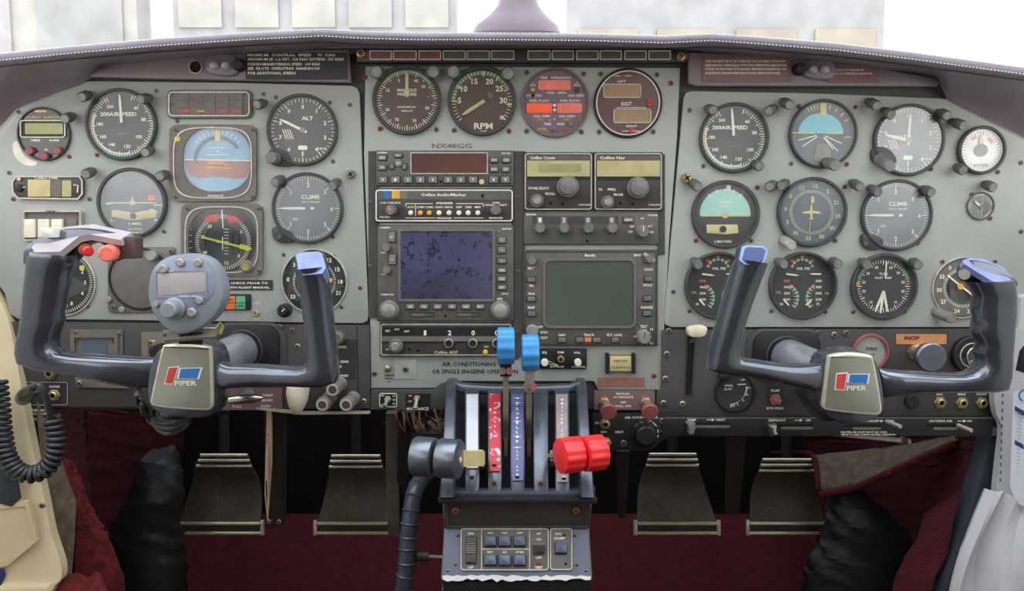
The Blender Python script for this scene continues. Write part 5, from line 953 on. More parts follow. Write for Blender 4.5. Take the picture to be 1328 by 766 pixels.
# ------------------------------------------------------------------ control yokes
def shaft(t, x, y, bar='shaft'):
    a = W(x, y, -.0); b = MB(); b.tube([a+Vector((0, -.0105, 0)), a+Vector((0, -.15, 0))], .0208, 'tube', 32); b.build('shaft', t)
    b = MB(); b.tube([a+Vector((0, -.0105, 0)), a+Vector((0, -.016, 0))], .0222, 'black', 32); b.build('shaft_seal', t)
def T_(q, r=.982): return (664+(q[0]-664)*r, 288+(q[1]-288)*r)
def logo(t, d, red, blue, tx, ty, tw, h):
    red = [T_(q) for q in red]; blue = [T_(q) for q in blue]; tx, ty = T_((tx, ty))
    for nm, pg, c in (('red_mark', red, 'badgered'), ('blue_mark', blue, 'badgeblue')):
        b = MB(d); cx = sum(q[0] for q in pg)/4; cy = sum(q[1] for q in pg)/4; out = [(cx+(q[0]-cx)*1.2, cy+(q[1]-cy)*1.12) for q in pg]
        b.prism(out, h-.5, h+.15, 'white'); b.prism(pg, h, h+.5, c); b.build(nm, t)
    b = MB(d); b.text('PIPER', tx, ty, 6.2, h+.3, 'white', tw); b.build('lettering', t)
def hub(t, poly, body, d, h):
    poly = [T_(q) for q in poly]; body = [T_(q, .99) for q in body]
    b = MB(d); b.prism(smoothpoly(body, 2), -26, h-3, 'yoke', 8); b.build('hub_body', t)
    cx0 = sum(q[0] for q in poly)/len(poly); cy0 = sum(q[1] for q in poly)/len(poly); p1 = smoothpoly([(cx0+(q[0]-cx0)*1.03, cy0+(q[1]-cy0)*1.03) for q in poly], 2); b = MB(d); b.prism(p1, h-6, h, 'hubrim', 2.2); b.prism(inset(p1, 3) if sum(p1[i][0]*p1[(i+1) % len(p1)][1]-p1[(i+1) % len(p1)][0]*p1[i][1] for i in range(len(p1))) > 0 else inset(p1[::-1], 3), h-1, h+.6, 'hub', .4); b.build('hub_plate', t)
D = .155
t = thing('control_yoke', 'left control yoke with switches and red buttons on one grip', 'yoke', 240, 490, D)
YL = t
shaft(t, 317, 452)
hub(t, [(212, 449), (216, 447), (245, 445), (272, 449), (275, 453), (277, 522), (275, 528), (268, 531), (203, 526), (197, 520), (198, 514)], [(210, 447), (245, 440), (277, 447), (286, 470), (286, 500), (282, 535), (262, 543), (220, 540), (196, 528), (192, 505), (196, 470)], D, 22)
b = MB(); b.loft([((204, 463), (200, 502), D-.002, .02), ((190, 463), (172, 501), D, .026), ((165, 461), (150, 498), D+.004, .028), ((125, 458), (118, 491), D+.006, .03), ((100, 457), (90, 485), D+.008, .03), ((84, 456), (50, 479), D+.010, .033), ((76, 450), (27, 470), D+.012, .034), ((74, 443), (24, 457), D+.013, .034), ((74, 434), (26, 440), D+.014, .034),
    ((79, 421), (30, 427), D+.016, .034), ((81, 413), (31, 413), D+.017, .033), ((79.5, 406), (32, 404), D+.018, .033), ((84, 392), (33, 396), D+.019, .034), ((84.5, 381), (34, 385), D+.020, .034), ((88, 370), (35.5, 372), D+.022, .034), ((89, 357), (37, 362), D+.023, .034), ((93, 346), (38, 350), D+.025, .034), ((96, 338), (40, 334), D+.027, .034), ((95, 331), (43, 326), D+.028, .03)], 'yoke', 28, 2.6); b.build('grip', t)
b = MB(); b.loft([((276, 463), (278, 503), D-.002, .02), ((287, 467), (290, 504), D, .026), ((300, 471.5), (305, 502), D+.002, .026), ((337, 472), (338, 500), D+.004, .027), ((370, 474), (372, 500), D+.007, .029), ((388, 475), (396, 501), D+.010, .031), ((396, 473), (420, 501), D+.012, .033), ((399, 467), (437, 495), D+.013, .033), ((399, 458), (440, 484), D+.014, .033),
    ((398, 440), (437, 455), D+.016, .032), ((395, 415), (433, 418), D+.019, .032), ((392, 390), (430, 390), D+.022, .032), ((388.5, 368), (426.5, 364), D+.026, .032), ((385, 354), (424, 350), D+.029, .032), ((383, 349), (423, 345), D+.031, .031)], 'yoke', 28, 2.6); b.build('grip', t)
b = MB(D+.03); b.prism(smoothpoly([(379, 330), (383, 327), (414, 325), (420, 329), (424, 350), (419, 358), (392, 360), (384, 354)], 2), -12, -6, 'yoke', 1); b.plate([(384, 330, D+.029), (388, 327.5, D+.028), (413, 326, D+.028), (418, 329, D+.029), (422.5, 347, D+.042), (418, 354.5, D+.045), (393, 356.5, D+.045), (387, 351, D+.042)], 'yokeend', .017); b.build('grip_cap', t)
for v in b.v: pass
# switch head
b = MB(D+.012); b.prism(smoothpoly([(40, 322), (50, 312), (84, 297), (121, 295), (172, 305), (180, 310), (179, 330), (168, 336), (152, 333), (143, 314), (117, 314), (106, 328), (96, 342), (60, 345), (39, 345)], 1), -10, 18, 'yoke', 4); b.build('switch_head', t)
sh = b
b = MB(); b.plate([(44, 327, D+.041), (41, 320, D+.03), (50, 311, D+.02), (84, 294, D+.004), (121, 290.5, D+.004), (171, 301, D+.018), (156, 311, D+.041), (116, 303.5, D+.041), (103, 306, D+.041), (78, 326, D+.041)], 'shell', .006); b.build('head_top_plate', t)
b = MB(D+.028); b.rbox(57, 295, 75, 308, -6, 9, 'white', 1.5, 1.5); b.build('trim_switch', t)
b = MB(D+.03); b.rbox(157, 307, 179, 335, -14, 6, 'dialbrown', 2, 1.5); b.build('switch_housing', t)
b = MB(); a = W(150, 325, D+.02); e = W(138, 329, D+.05); v = e-a; b.tube([a-v*.1, a+v*.2], .0098, 'bezelgrey', 24); b.tube([a+v*.1, a+v*.55, a+v*.95, e], [.0078, .0078, .0074, .0060], 'salmon', 24); b.build('push_button', t)
b = MB(); a = W(106, 320, D+.02); e = W(115, 326, D+.043); v = e-a; b.tube([a, a+v*.6], .0058, 'lcd', 20); b.tube([a+v*.5, a+v*.95, e], [.0048, .0048, .0036], 'redknob', 20); b.build('push_button', t)
logo(t, D, [(221.5, 476), (233, 475), (226, 496), (216.5, 495.5)], [(237, 477), (262, 476.2), (258, 489.6), (234, 489)], 243, 495.5, 28, 23)
# right yoke
t = thing('control_yoke', 'right control yoke with plain grips and worn blue end caps', 'yoke', 1103, 495, D)
shaft(t, 1017, 460)
hub(t, [(1073, 463), (1076, 460), (1100, 457), (1127, 460), (1131, 464), (1142, 527), (1140, 534), (1133, 537), (1071, 531), (1066, 526), (1066, 520)], [(1070, 460), (1100, 453), (1131, 458), (1140, 480), (1146, 515), (1142, 538), (1118, 549), (1090, 549), (1066, 538), (1058, 515), (1062, 480)], D, 22)
b = MB(); b.loft([((1072, 466), (1070, 512), D-.002, .02), ((1058, 470.5), (1056, 506.5), D, .026), ((1040, 471.5), (1035, 501.5), D+.002, .027), ((1025, 471.5), (1020, 498), D+.004, .028), ((1000, 469), (990, 490), D+.007, .029), ((978, 465.5), (955, 485), D+.010, .031), ((964, 464), (930, 483), D+.012, .033), ((958, 460), (917, 478), D+.013, .034), ((957, 453), (917, 468), D+.014, .034), ((959, 441), (921, 449), D+.015, .034),
    ((966, 416), (929, 421), D+.018, .034), ((974, 392), (937, 390), D+.021, .034), ((984, 366), (945, 362), D+.025, .034), ((992, 346), (953, 340), D+.029, .033), ((993, 341), (956, 335), D+.031, .032)], 'yoke', 28, 2.6); b.build('grip', t)
b = MB(D+.03); b.prism(smoothpoly([(959, 319), (966, 317), (992, 318), (998, 322), (994, 341), (988, 347), (962, 344), (955, 338)], 2), -12, -6, 'yoke', 1); b.plate([(962, 320, D+.029), (968, 317.5, D+.028), (990, 318.5, D+.028), (996, 323, D+.029), (992, 339, D+.042), (984, 344.5, D+.045), (966, 342.5, D+.045), (959, 337, D+.042)], 'yokeend', .017); b.build('grip_cap', t)
b = MB(); b.plate([(966, 322, D+.0312), (970, 320, D+.0300), (988, 321, D+.0300), (993, 325, D+.0316), (989.5, 337, D+.0415), (983, 341, D+.0446), (968, 339.5, D+.0446), (962.5, 335.5, D+.0415)], 'yokeendnavy', .001); b.build('cap_patch', t)
b = MB(); b.loft([((1136, 474), (1142, 516), D-.002, .02), ((1145, 478), (1152, 513), D, .026), ((1165, 480), (1168, 511), D+.002, .027), ((1187, 481), (1190, 509.5), D+.004, .027), ((1215, 483), (1220, 508.5), D+.006, .029), ((1240, 484), (1255, 508), D+.009, .031), ((1254, 482), (1285, 508), D+.012, .033), ((1262, 477), (1302, 505), D+.013, .034), ((1268, 469), (1306, 490), D+.014, .034), ((1269, 462), (1307.5, 470), D+.015, .034), ((1266, 457), (1308, 460), D+.016, .034), ((1269.5, 446), (1309, 446), D+.017, .034), ((1268, 440), (1310, 436), D+.018, .034), ((1262, 431), (1311, 426), D+.019, .034), ((1263.5, 420), (1312, 414), D+.020, .034), ((1265, 411), (1312.5, 404), D+.021, .034), ((1262, 401), (1313, 394), D+.022, .034), ((1266, 384), (1313, 382), D+.024, .034), ((1259, 372), (1312.5, 371), D+.026, .033), ((1253, 365), (1311, 363), D+.028, .03)], 'yoke', 28, 2.6); b.build('grip', t)
b = MB(D+.012); b.prism(smoothpoly([(1244, 352), (1250, 338), (1256, 336), (1284, 342), (1310, 360), (1312, 372), (1290, 374), (1262, 370), (1247, 363)], 1), -8, 17, 'yoke', 5); b.build('grip_head', t)
b = MB(); b.plate([(1250, 342, D+.038), (1249, 337, D+.026), (1257, 334.5, D+.012), (1274, 335, D+.004), (1302, 346, D+.006), (1312, 359, D+.018), (1310, 367, D+.035), (1300, 368, D+.038), (1286, 364, D+.04)], 'yokeend', .005); b.build('grip_cap', t)
b = MB(); a = W(1249, 355, D+.02); e = W(1251, 356, D+.038); b.tube([a, e], .0046, 'knobpale', 18); b.build('push_button', t)
logo(t, D, [(1083.5, 484), (1096, 483), (1092.5, 503.7), (1081.6, 503)], [(1100, 484.3), (1123.5, 484.3), (1121.6, 496), (1098.6, 494.6)], 1108.5, 501.8, 25, 23)
# display unit on the left yoke
dd = D+.03
t = thing('flight_timer', 'egg-shaped grey display with six pale buttons and one knob, clamped above the left yoke hub', 'timer', 243, 380, dd)
eg = smoothpoly([(225, 330), (252, 328), (277, 336), (291, 360), (294, 386), (284, 408), (262, 426), (240, 434), (222, 430), (202, 412), (192, 384), (196, 352), (208, 338)], 2)
b = MB(dd); b.prism(eg, -16, 8, 'clockgrey', 7); b.build('case', t)
b = MB(dd); b.prism(smoothpoly([(222, 337), (250, 334), (271, 341), (282, 362), (282, 378), (270, 392), (244, 405), (215, 404), (203, 385), (202, 362), (210, 345)], 2), 6.5, 9, 'clockblue', 1); b.build('face', t)
b = MB(dd); b.rframe(206, 350, 272, 385, 2, 8, 10, 'clockgrey', 2); b.build('screen_frame', t); b = MB(dd); b.prism([(208, 354), (270, 351.5), (270, 377), (209, 383)], 8, 9.8, 'shell', .5); b.build('screen', t)
for x, y, r in ((217, 348, 5.6), (238, 340, 5.4), (261, 340, 5.4), (263, 388.5, 5), (253, 404, 6.2), (207, 393.5, 4)): b = MB(dd); b.lathe(x, y, [(r, 8), (r, 12), (r*.75, 13.5)], 'knobpale', 20); b.build('button', t)
b = MB(dd); b.lathe(230, 399, [(14.5, 8), (14.5, 11), (13, 12.5), (10.5, 13), (10.5, 27), (9, 29)], 'clockgrey', 32); b.build('knob', t)
b = MB(dd); b.text('LIGHT', 226, 350.5, 2, 10.2, 'white', 8); b.text('MODE   CTRL', 250, 383, 2, 10.2, 'white', 24); b.build('lettering', t, stuff=True)
t = thing('mounting_bracket', 'bent silver metal bracket holding the egg-shaped display to the left yoke', 'bracket', 246, 435, dd-.01)
b = MB(); b.plate([(211, 428, dd-.012), (279, 424, dd-.012), (279, 436, dd-.002), (213, 441, dd-.002)], 'hub', .003); b.plate([(279, 424, dd-.012), (285, 417, dd-.012), (288, 421, dd-.008), (284, 432, dd-.002), (279, 436, dd-.002)], 'brass', .003); b.build('plate', t)
b = MB(); b.plate([(232, 437, dd-.004), (262, 435, dd-.004), (262, 452, dd-.02), (232, 452, dd-.02)], 'black', .004); b.build('arm', t); screw(t, 214, 434, dd-.001, 'screwdark', 3)
# yoke cables
t = thing('yoke_cable', 'black looped cable bundle hanging under the left yoke hub', 'cable', 215, 530, .11)
for i, (pts, r) in enumerate((([(186, 500), (183, 512), (192, 522), (206, 518), (200, 508)], 3.2), ([(190, 516), (194, 532), (214, 542), (238, 541), (252, 533)], 3.4), ([(196, 520), (200, 540), (222, 550), (242, 546), (250, 536)], 3.2), ([(204, 524), (208, 548), (226, 557), (246, 548), (254, 534)], 3), ([(210, 530), (216, 540), (232, 545), (246, 538)], 3), ([(187, 504), (190, 520), (204, 530), (226, 536)], 3))):
    b = MB(); b.tube([W(q.x-6, q.y+5, .155-.008*i+.01*math.sin(i+k*.3)) for k, q in enumerate(curve([Vector((x, y, 0)) for x, y in pts], 8))], r*.0008, 'cordblack', 8); b.build('cable_loop', t)
t = thing('cable_sleeve', 'wrinkled black sleeve running from the right yoke hub back to the panel', 'sleeve', 1050, 520, .07)
b = MB(); b.loft([((1031, 505), (1062, 503), .005, .02), ((1036, 514), (1068, 508), .04, .03), ((1043, 526), (1072, 516), .08, .035), ((1052, 538), (1082, 522), .12, .035), ((1064, 545), (1096, 530), .14, .03)], 'boot', 20); b.build('sleeve', t)
# ------------------------------------------------------------------ pedestal and quadrant
QP = [(494, .012), (503, .04), (515, .062), (540, .09), (570, .115), (600, .135), (625, .148), (640, .153)]
def QD(y): return interp(QP, y)
def strip(b, m, xa0, xa1, y0, y1, xb0, xb1, lift=0., th=.006, n=12):
    st = []
    for k in range(n+1):
        s_ = k/n; y = y0+(y1-y0)*s_; st.append(((xa0+(xb0-xa0)*s_, y), (xa1+(xb1-xa1)*s_, y), QD(y)+lift, th))
    b.loft(st, m, 12, 5)
ped = thing('pedestal', 'grey pedestal carrying the slotted lever quadrant and worn autopilot switch plate', 'console', 670, 640, .06)
b = MB(); strip(b, 'quad', 580, 592, 493, 638, 571, 591, .006, .03); b.build('side_rail', ped)
b = MB(); strip(b, 'quad', 747, 759, 493, 638, 751, 770, .006, .03); b.build('side_rail', ped)
b = MB(); b.loft([((590, 492), (590, 506), .03, .012), ((600, 496), (600, 510), .036, .014), ((640, 499), (640, 511), .04, .014), ((700, 499), (700, 511), .04, .014), ((738, 497), (738, 510), .036, .014), ((752, 492), (752, 506), .03, .012)], 'quad', 14, 3); b.build('top_bar', ped)
b = MB(); b.loft([((571, 630), (571, 642), .152, .014), ((600, 634), (600, 645), .153, .014), ((740, 634), (740, 645), .153, .014), ((771, 630), (771, 642), .152, .014)], 'quad', 14, 4); b.build('bottom_bar', ped)
b = MB(); b.loft([((569, 642), (569, 649), .155, .02), ((773, 642), (773, 649), .155, .02)], 'blackstrip', 12, 6); b.build('ledge', ped)
tops = ((603, 622, 603, 622), (632.5, 650.5, 633, 651), (661.5, 680.5, 662, 680.5), (691, 711, 692, 711), (719, 738, 720, 739))
for q in tops: b = MB(); strip(b, 'quad', q[0], q[1], 505, 636, q[2], q[3], 0, .012); b.build('slot_divider', ped)
for q, m, y1, lb in ((tops[0], 'stripwhite', 606, 'white strip'), (tops[1], 'stripred', 610, 'red and white strip'), (tops[2], 'stripblue', 622, 'blue lettered strip'), (tops[4], 'stripgrey', 624, 'grey lettered strip')):
    b = MB(); strip(b, m, q[0]+1.8, q[1]-1.8, 511, y1, q[2]+1.8, q[3]-1.8, .0055, .003); b.build('lettered_strip', ped, label=lb)
sf = lambda x, y, h=0.: W(x, y, QD(y)+.0075+h*.0008)
b = MB()
for ch, y in zip('PROPELLER', range(524, 600, 6)): b.text(ch, 671, y, 3.4, .2, 'white', 3.4, surf=sf)
for y in (516, 522, 546, 566, 580): b.text('+', 671, y, 3, .2, 'white', 10, surf=sf)
for ch, y in zip('LOW RPM', range(585, 625, 5)): b.text(ch, 671, y, 2.6, .2, 'white', 2.4, surf=sf)
for ch, y in zip('THROTTLE', range(523, 571, 6)): b.text(ch, 642, y, 3, .2, 'stripwhite', 3, surf=sf)
for ch, y in zip('MIXTURE CUT OFF', range(518, 600, 5)): b.text(ch, 729, y, 3, .2, 'white', 3, surf=sf)
b.build('lettering', ped, stuff=True)
for x, y, m in ((612, 618, 'steel'), (671, 618, 'chrome'), (731, 620, 'chrome'), (641, 603, 'screwdark'), (641, 626, 'screwrust'), (701, 626, 'screwrust')): screw(ped, x, y, QD(y)+.0065, m, 3.4)
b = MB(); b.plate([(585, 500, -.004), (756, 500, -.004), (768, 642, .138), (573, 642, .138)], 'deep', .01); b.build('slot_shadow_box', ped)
# body under the quadrant
b = MB(); FL = W(664, 766, .15)
def px_at(x, y, d): return W(x, y, d)
fr = [(572, 646, .150), (770, 646, .150), (766, 684, .142), (768, 750, .168), (768, 756, .160), (574, 756, .160), (573, 750, .168), (574, 684, .142)]
lf = [px_at(573, 646, .150), px_at(576, 684, .140), px_at(572, 750, .166), px_at(573, 757, .158)]; rt = [px_at(769, 646, .150), px_at(764, 684, .140), px_at(768, 750, .166), px_at(767, 757, .158)]
lf.append(Vector((lf[-1].x, lf[-1].y, 0))); rt.append(Vector((rt[-1].x, rt[-1].y, 0)))
bk_ = lambda v: Vector((v.x, .12, v.z)); V = [*lf, *rt, *[bk_(v) for v in lf], *[bk_(v) for v in rt]]; F = []
for i in range(4): F += [(i, i+1, 6+i, 5+i), (i, 10+i, 11+i, i+1), (5+i, 6+i, 16+i, 15+i)]
F += [(10, 15, 19, 14), (0, 5, 15, 10)]
F = [f for f in F]
b.raw([tuple(v) for v in V], F, 'quadside'); b.build('body', ped, smooth=0)
b = MB(); b.plate([(580, 652, .152), (762, 652, .152), (760, 681, .145), (581, 681, .145)], 'radiodark', .004); b.build('upper_plate', ped); b = MB(); 
for q in ((578, 650, 764, 650), (577, 683, 764, 683)): b.tube([W(q[0], q[1], .153 if q[1] < 670 else .146), W(q[2], q[3], .153 if q[1] < 670 else .146)], .0014, 'bezel', 6)
b.tube([W(578, 650, .153), W(577, 683, .146)], .0014, 'bezel', 6); b.tube([W(764, 650, .153), W(764, 683, .146)], .0014, 'bezel', 6); b.build('plate_edge', ped)
screw(ped, 591, 662, .152, 'screwrust', 4.6); screw(ped, 747, 662, .152, 'screwrust', 4.6)
SD = lambda y: .143+(y-685)*(.026/64)
class SB(MB):
    def p(s, x, y, h=0.): w = W(x, y, SD(y)+.0015); return Vector((w.x, w.y-h*.00076, w.z+h*.0003))
b = SB(); b.prism([(577, 685), (762, 685), (766, 749), (574, 749)], -3, 0, 'wornblue', .5); b.build('switch_board', ped)
pts = [(574+i*6.4, 746.5+random.uniform(-1.6, 1.6)) for i in range(31)]; pts2 = [(766-i*6.4, 752+random.uniform(-2.5, 2.5)) for i in range(31)]
b = SB(); b.prism(pts+pts2, -1, .5, 'wornwhite'); b.build('chipped_edge', ped)
b = MB(); b.plate([(575, 754, .170), (767, 754, .170), (767, 790, .168), (575, 790, .168)], 'black', .003); b.build('lower_plate', ped)
ap = thing('autopilot_controller', 'cream-outlined autopilot controller with six blue push buttons and a thumb wheel', 'controller', 655, 712, SD(712))
b = SB(); b.rbox(597.5, 684.8, 712, 739, -.5, 2.4, 'radio', 3, .6); b.build('faceplate', ap)
b = SB(); b.rframe(597.5, 684.8, 711.5, 739, 1.4, 2, 3.4, 'rim', 4)
for q in ((624.6, 686, 624.6, 738), (686.7, 686, 686.7, 738), (624.6, 711.6, 686.7, 711.6)): b.line(*q, 1.3, 3, 'rim')
b.build('outline', ap)
for y in (700.7, 725.5):
    for x in (636, 654.7, 674): b = SB(); b.rbox(x-8.4, y-6, x+8.4, y+8.6, 2, 3, 'black', 1); b.rbox(x-7.4, y-6.6, x+7.4, y+6.2, 2.5, 9, 'switchblue', 1.2, 1.4); b.build('push_button', ap)
b = SB(); b.rbox(603.8, 695.5, 618, 731, 2, 3, 'black', 1.5); b.lathe(611, 713, [(.1, 3), (.1, 3.2)], 'black', 6)
for k in range(7): b.rbox(604.6, 697+k*3, 617.4, 699+k*3, 2.5, 5+2.2*math.sin(PI*k/7), 'knobgrey', .4)
b.rbox(604.6, 718, 617.4, 729, 2.5, 6, 'radiodark', 1, .6); b.build('thumb_wheel', ap)
b = SB(); b.rbox(691.5, 704, 706, 717.5, 2.5, 8, 'black', 1, 1.4); b.rbox(691.5, 704, 706, 706, 7, 8.5, 'knobgrey'); b.build('rocker_switch', ap); b = SB(); b.disc(698.8, 729.6, 2.8, 4, 'maroonknob', 14, 2); b.build('lamp', ap)
b = SB()
for q in (('DN', 611, 691.5, 3, 7), ('UP', 611, 735, 3, 7), ('AP', 698.5, 691.6, 3, 6), ('ON', 698.5, 699, 3, 6), ('OFF', 698.5, 722.6, 3, 8), ('TEST', 698.5, 735.3, 3, 10), ('HDG', 636, 690.6, 2.4, 7), ('NAV', 654.7, 690.6, 2.4, 7), ('APPR', 674, 690.6, 2.4, 8), ('REV', 636, 715.4, 2.4, 8), ('ALT', 654.7, 715.4, 2.4, 6), ('UP DN', 674, 715.4, 2.4, 10)): b.text(q[0], q[1], q[2], q[3], 3.2, 'cream', q[4])
b.build('lettering', ap, stuff=True)
yd = thing('yaw_damper_switch', 'small cream-outlined plate with one blue button marked YAW DAMP', 'switch', 727, 711, SD(711))
b = SB(); b.rbox(713, 684.5, 742, 738.6, -.5, 2.4, 'bezelgrey', 3, .6); b.rframe(713, 684.5, 742, 738.6, 1.4, 2, 3.4, 'rim', 4); b.build('faceplate', yd)
b = SB(); b.rbox(719, 703.5, 735, 719, 2, 3, 'black', 1); b.rbox(720, 702.5, 734.6, 716, 2.5, 9, 'switchblue', 1.2, 1.4); b.build('push_button', yd)
b = SB(); b.text('YAW', 723.5, 692, 3, 3.2, 'cream', 9); b.text('DAMP', 725.5, 697.6, 3, 3.2, 'cream', 14); b.disc(731.6, 692.5, 1.4, 3.2, 'hole', 10, 2); b.disc(733.5, 729.5, 1.4, 3.2, 'hole', 10, 2); b.build('lettering', yd, stuff=True)
for x, y in ((594, 694.7), (591, 732.5), (580.7, 740), (745.5, 694.7), (748, 732.5), (759.8, 740)): screw(ped, x, y, SD(y)+.0012, 'steel' if y > 738 else 'screwrust', 2.6)
# levers
def drum(b, c, ax, R, L, m, n=28, fl=0, amp=0.):
    """short drum knob centred on c with its axis along ax"""
    ax = ax.normalized(); u = ax.cross(Vector((0, 0, 1))).normalized(); w = ax.cross(u); V = []; F = []
    pr = [(-.5, .86), (-.46, .97), (-.4, 1), (.4, 1), (.46, .97), (.5, .86)]
    for s_, k in pr:
        for i in range(n):
            a = 2*PI*i/n; r = R*k*(1+amp*(math.cos(fl*a) if fl else 0)); V.append(c+ax*L*s_+(u*math.cos(a)+w*math.sin(a))*r)
    F = [(j*n+i, j*n+(i+1) % n, (j+1)*n+(i+1) % n, (j+1)*n+i) for j in range(5) for i in range(n)]+[tuple(reversed(range(n))), tuple(range(5*n, 6*n))]
    b.add(V, F, m)
def bar(b, p0, p1, wx, ty, m):
    p0, p1 = Vector(p0), Vector(p1); dr = (p1-p0).normalized(); sx = Vector((1, 0, 0)); sx = (sx-dr*sx.dot(dr)).normalized() if abs(dr.x) < .6 else Vector((0, 0, 1)); sy = dr.cross(sx)
    V = [q+sx*wx/2*i+sy*ty/2*j for q in (p0, p1) for i, j in ((-1, -1), (1, -1), (1, 1), (-1, 1))]
    b.add(V, [(0, 3, 2, 1), (4, 5, 6, 7), (0, 1, 5, 4), (1, 2, 6, 5), (2, 3, 7, 6), (3, 0, 4, 7)], m)
for i, (x, y, slot, lb) in enumerate(((551, 592, 597, 'dark grey drum throttle lever knob, the one farther from the quadrant'), (583, 594.5, 626.5, 'dark grey drum throttle lever knob touching the quadrant edge'))):
    t = thing('throttle_lever', lb, 'lever', slot, 600, .15, 'drum throttle levers')
    d = .205 if i else .20; c = W(x, y, d); ax = Vector((1, -.27, 0))
    b = MB(); drum(b, c, ax, .0182, .021, 'greyknob', 48); b.build('knob', t)
    e = c+ax.normalized()*.0105
    if i: b = MB(); b.disc(0, 0, .1, 1, 'brass', 3) if 0 else None; b.tube([e-ax*.002, e+ax.normalized()*.0006], .0026, 'cream', 14); b.build('rivet', t); 
    b = MB(); f_ = W(slot, y-1, .185 if i else .18); bar(b, c, f_, .015, .004, 'ivory' if i else 'lever'); bar(b, f_, W(slot, 606, .085), .004, .012, 'lever'); b.build('arm', t)
for i, (x, y, slot, ydn, lb) in enumerate(((656, 448, 656, 481, 'light blue scalloped propeller lever standing taller, beside the AIR CONDITIONING lettering'), (687.5, 457, 686, 501, 'light blue scalloped propeller lever standing lower, nearer the intercom box'))):
    t = thing('propeller_lever', lb, 'lever', slot, 570, .08); d = .098
    c = W(x, y, d); b = MB(); drum(b, c, Vector((1, .02, 0)), .0188, .0185, 'blueknob', 64, 10, .035); b.build('knob', t)
    u = U(480, d); b = MB(); b.tube([W(x-4.5, ydn, d+.004), W(x-4.5, ydn, d-.006)], .0038, 'screwdark', 16); b.build('bolt', t); b = MB(); b.tube([W(x+4.5, ydn, d+.005), W(x+4.5, ydn, d-.004)], .0038, 'maroonknob', 16); b.build('red_button', t, label='small red button')
    b = MB(); bar(b, W(x, y+20, d), W(slot, ydn+6, d-.002), .012 if not i else .010, .006, 'black' if not i else 'knobpale'); b.build('collar', t)
    b = MB(); bar(b, W(slot, ydn+2, d-.002), W(slot, 570, .082), .0062, .004, 'lever'); bar(b, W(slot, 568, .083), W(slot, 628, .10), .004, .006, 'rustmetal'); b.build('stalk', t)
for i, (x, y, slot, lb) in enumerate(((738.5, 589.5, 716, 'bright red fluted mixture lever knob nearer the lettered quadrant strips'), (769, 587, 745, 'bright red fluted mixture lever knob at the outer edge of the quadrant'))):
    t = thing('mixture_lever', lb, 'lever', slot, 600, .14); d = .20-.006*i; c = W(x, y, d); ax = Vector((1, .42, 0))
    b = MB(); drum(b, c, ax, .0164, .021, 'redknob', 60, 12, .03); b.build('knob', t)
    b = MB(); bar(b, c, W(slot, y+1, .18), .012, .004, 'lever'); bar(b, W(slot, y+1, .18), W(slot, 604, .085), .004, .010, 'lever'); b.build('arm', t)
# ------------------------------------------------------------------ pedals, braces, wiring, hose
def pedal(label, top, neck, bot, bulge, yt=589):
    """top/neck/bot: (x0, x1) of the edges; bulge: (side, px)"""
    t = thing('rudder_pedal', label, 'pedal', (bot[0]+bot[1])/2, 684, -.25)
    rows = []; yn = yt+15
    prof = [(yn, -.262, 0), (yn+12, -.268, .12), (yn+28, -.268, .4), (yn+44, -.262, .8), (yn+56, -.255, 1.), (yn+66, -.25, 1.), (677, -.246, 1.)]
    for y, d, k in prof:
        s_ = (y-yn)/(677-yn); x0 = neck[0]+(bot[0]-neck[0])*s_**1.0; x1 = neck[1]+(bot[1]-neck[1])*s_
        b_ = 9*math.sin(PI*s_**.8); x0 -= b_*(bulge[0]-.5); x1 += b_*(bulge[1]-.25)
        rows.append([W(x0+(x1-x0)*i/8, y, d-.004*math.sin(PI*i/8)) for i in range(9)])
    b = MB(); b.grid(rows, 'pedal', .004); b.build('foot_plate', t)
    for k, (yy, dd_) in enumerate(((yt, -.256), (yt+7, -.258), (yt+14, -.26))):
        s_ = k/2; x0 = top[0]+(neck[0]-top[0])*s_; x1 = top[1]+(neck[1]-top[1])*s_; b = MB(); b.tube([W(x0, yy, dd_), W(x1, yy, dd_)], .0024, 'pedalbar', 8); b.build('top_rib', t)
    b = MB(); b.plate([(top[0], yt, -.26), (top[1], yt, -.26), (neck[1], yt+15, -.265), (neck[0], yt+15, -.265)], 'pedal', .004); b.build('top_bracket', t)
    for yy, r in ((678.5, .0026), (691, .0026)): b = MB(); b.tube([W(bot[0]-1, yy, -.238), W(bot[1]+1, yy, -.238)], r, 'pedalbar', 10); b.build('bottom_bar', t)
    b = MB(); b.plate([(bot[0], 680, -.242), (bot[1], 680, -.242), (bot[1], 690, -.242), (bot[0], 690, -.242)], 'radiodark', .006); b.build('lower_bracket', t)
    for x in (bot[0]-3, bot[1]+3): b = MB(); b.tube([W(x, 674, -.245), W(x, 684, -.24), W(x, 693, -.24)], .0034, 'pedalbar', 10); b.build('side_lug', t)
    b = MB(); cx = (neck[0]+neck[1])/2; b.tube([W(cx, yt+2, -.265), W(cx, 540, -.32)], .008, 'deep', 10); b.tube([W(bot[0]+20, 685, -.25), W(bot[0]+24, 600, -.50)], .006, 'deep', 10); b.tube([W(cx, 540, -.32), W(cx, 520, -.98)], .01, 'deep', 8); b.build('hanger_arm', t)
pedal('worn steel rudder pedal beside the black boot in the pilot footwell', (260, 321), (255, 326), (232, 337), (.4, 1.1), 590)
pedal('worn steel rudder pedal in the pilot footwell nearest the ribbed air hose', (430, 493), (427, 496), (412, 511), (.3, 1.1), 591)
pedal('worn steel rudder pedal in the co-pilot footwell next to the pedestal', (842, 903), (838, 906), (827, 929), (1.1, .2), 589)
pedal('smoother steel rudder pedal in the co-pilot footwell under the folded carpet flap', (989, 1052), (985, 1055), (973, 1069), (1.1, .2), 596)
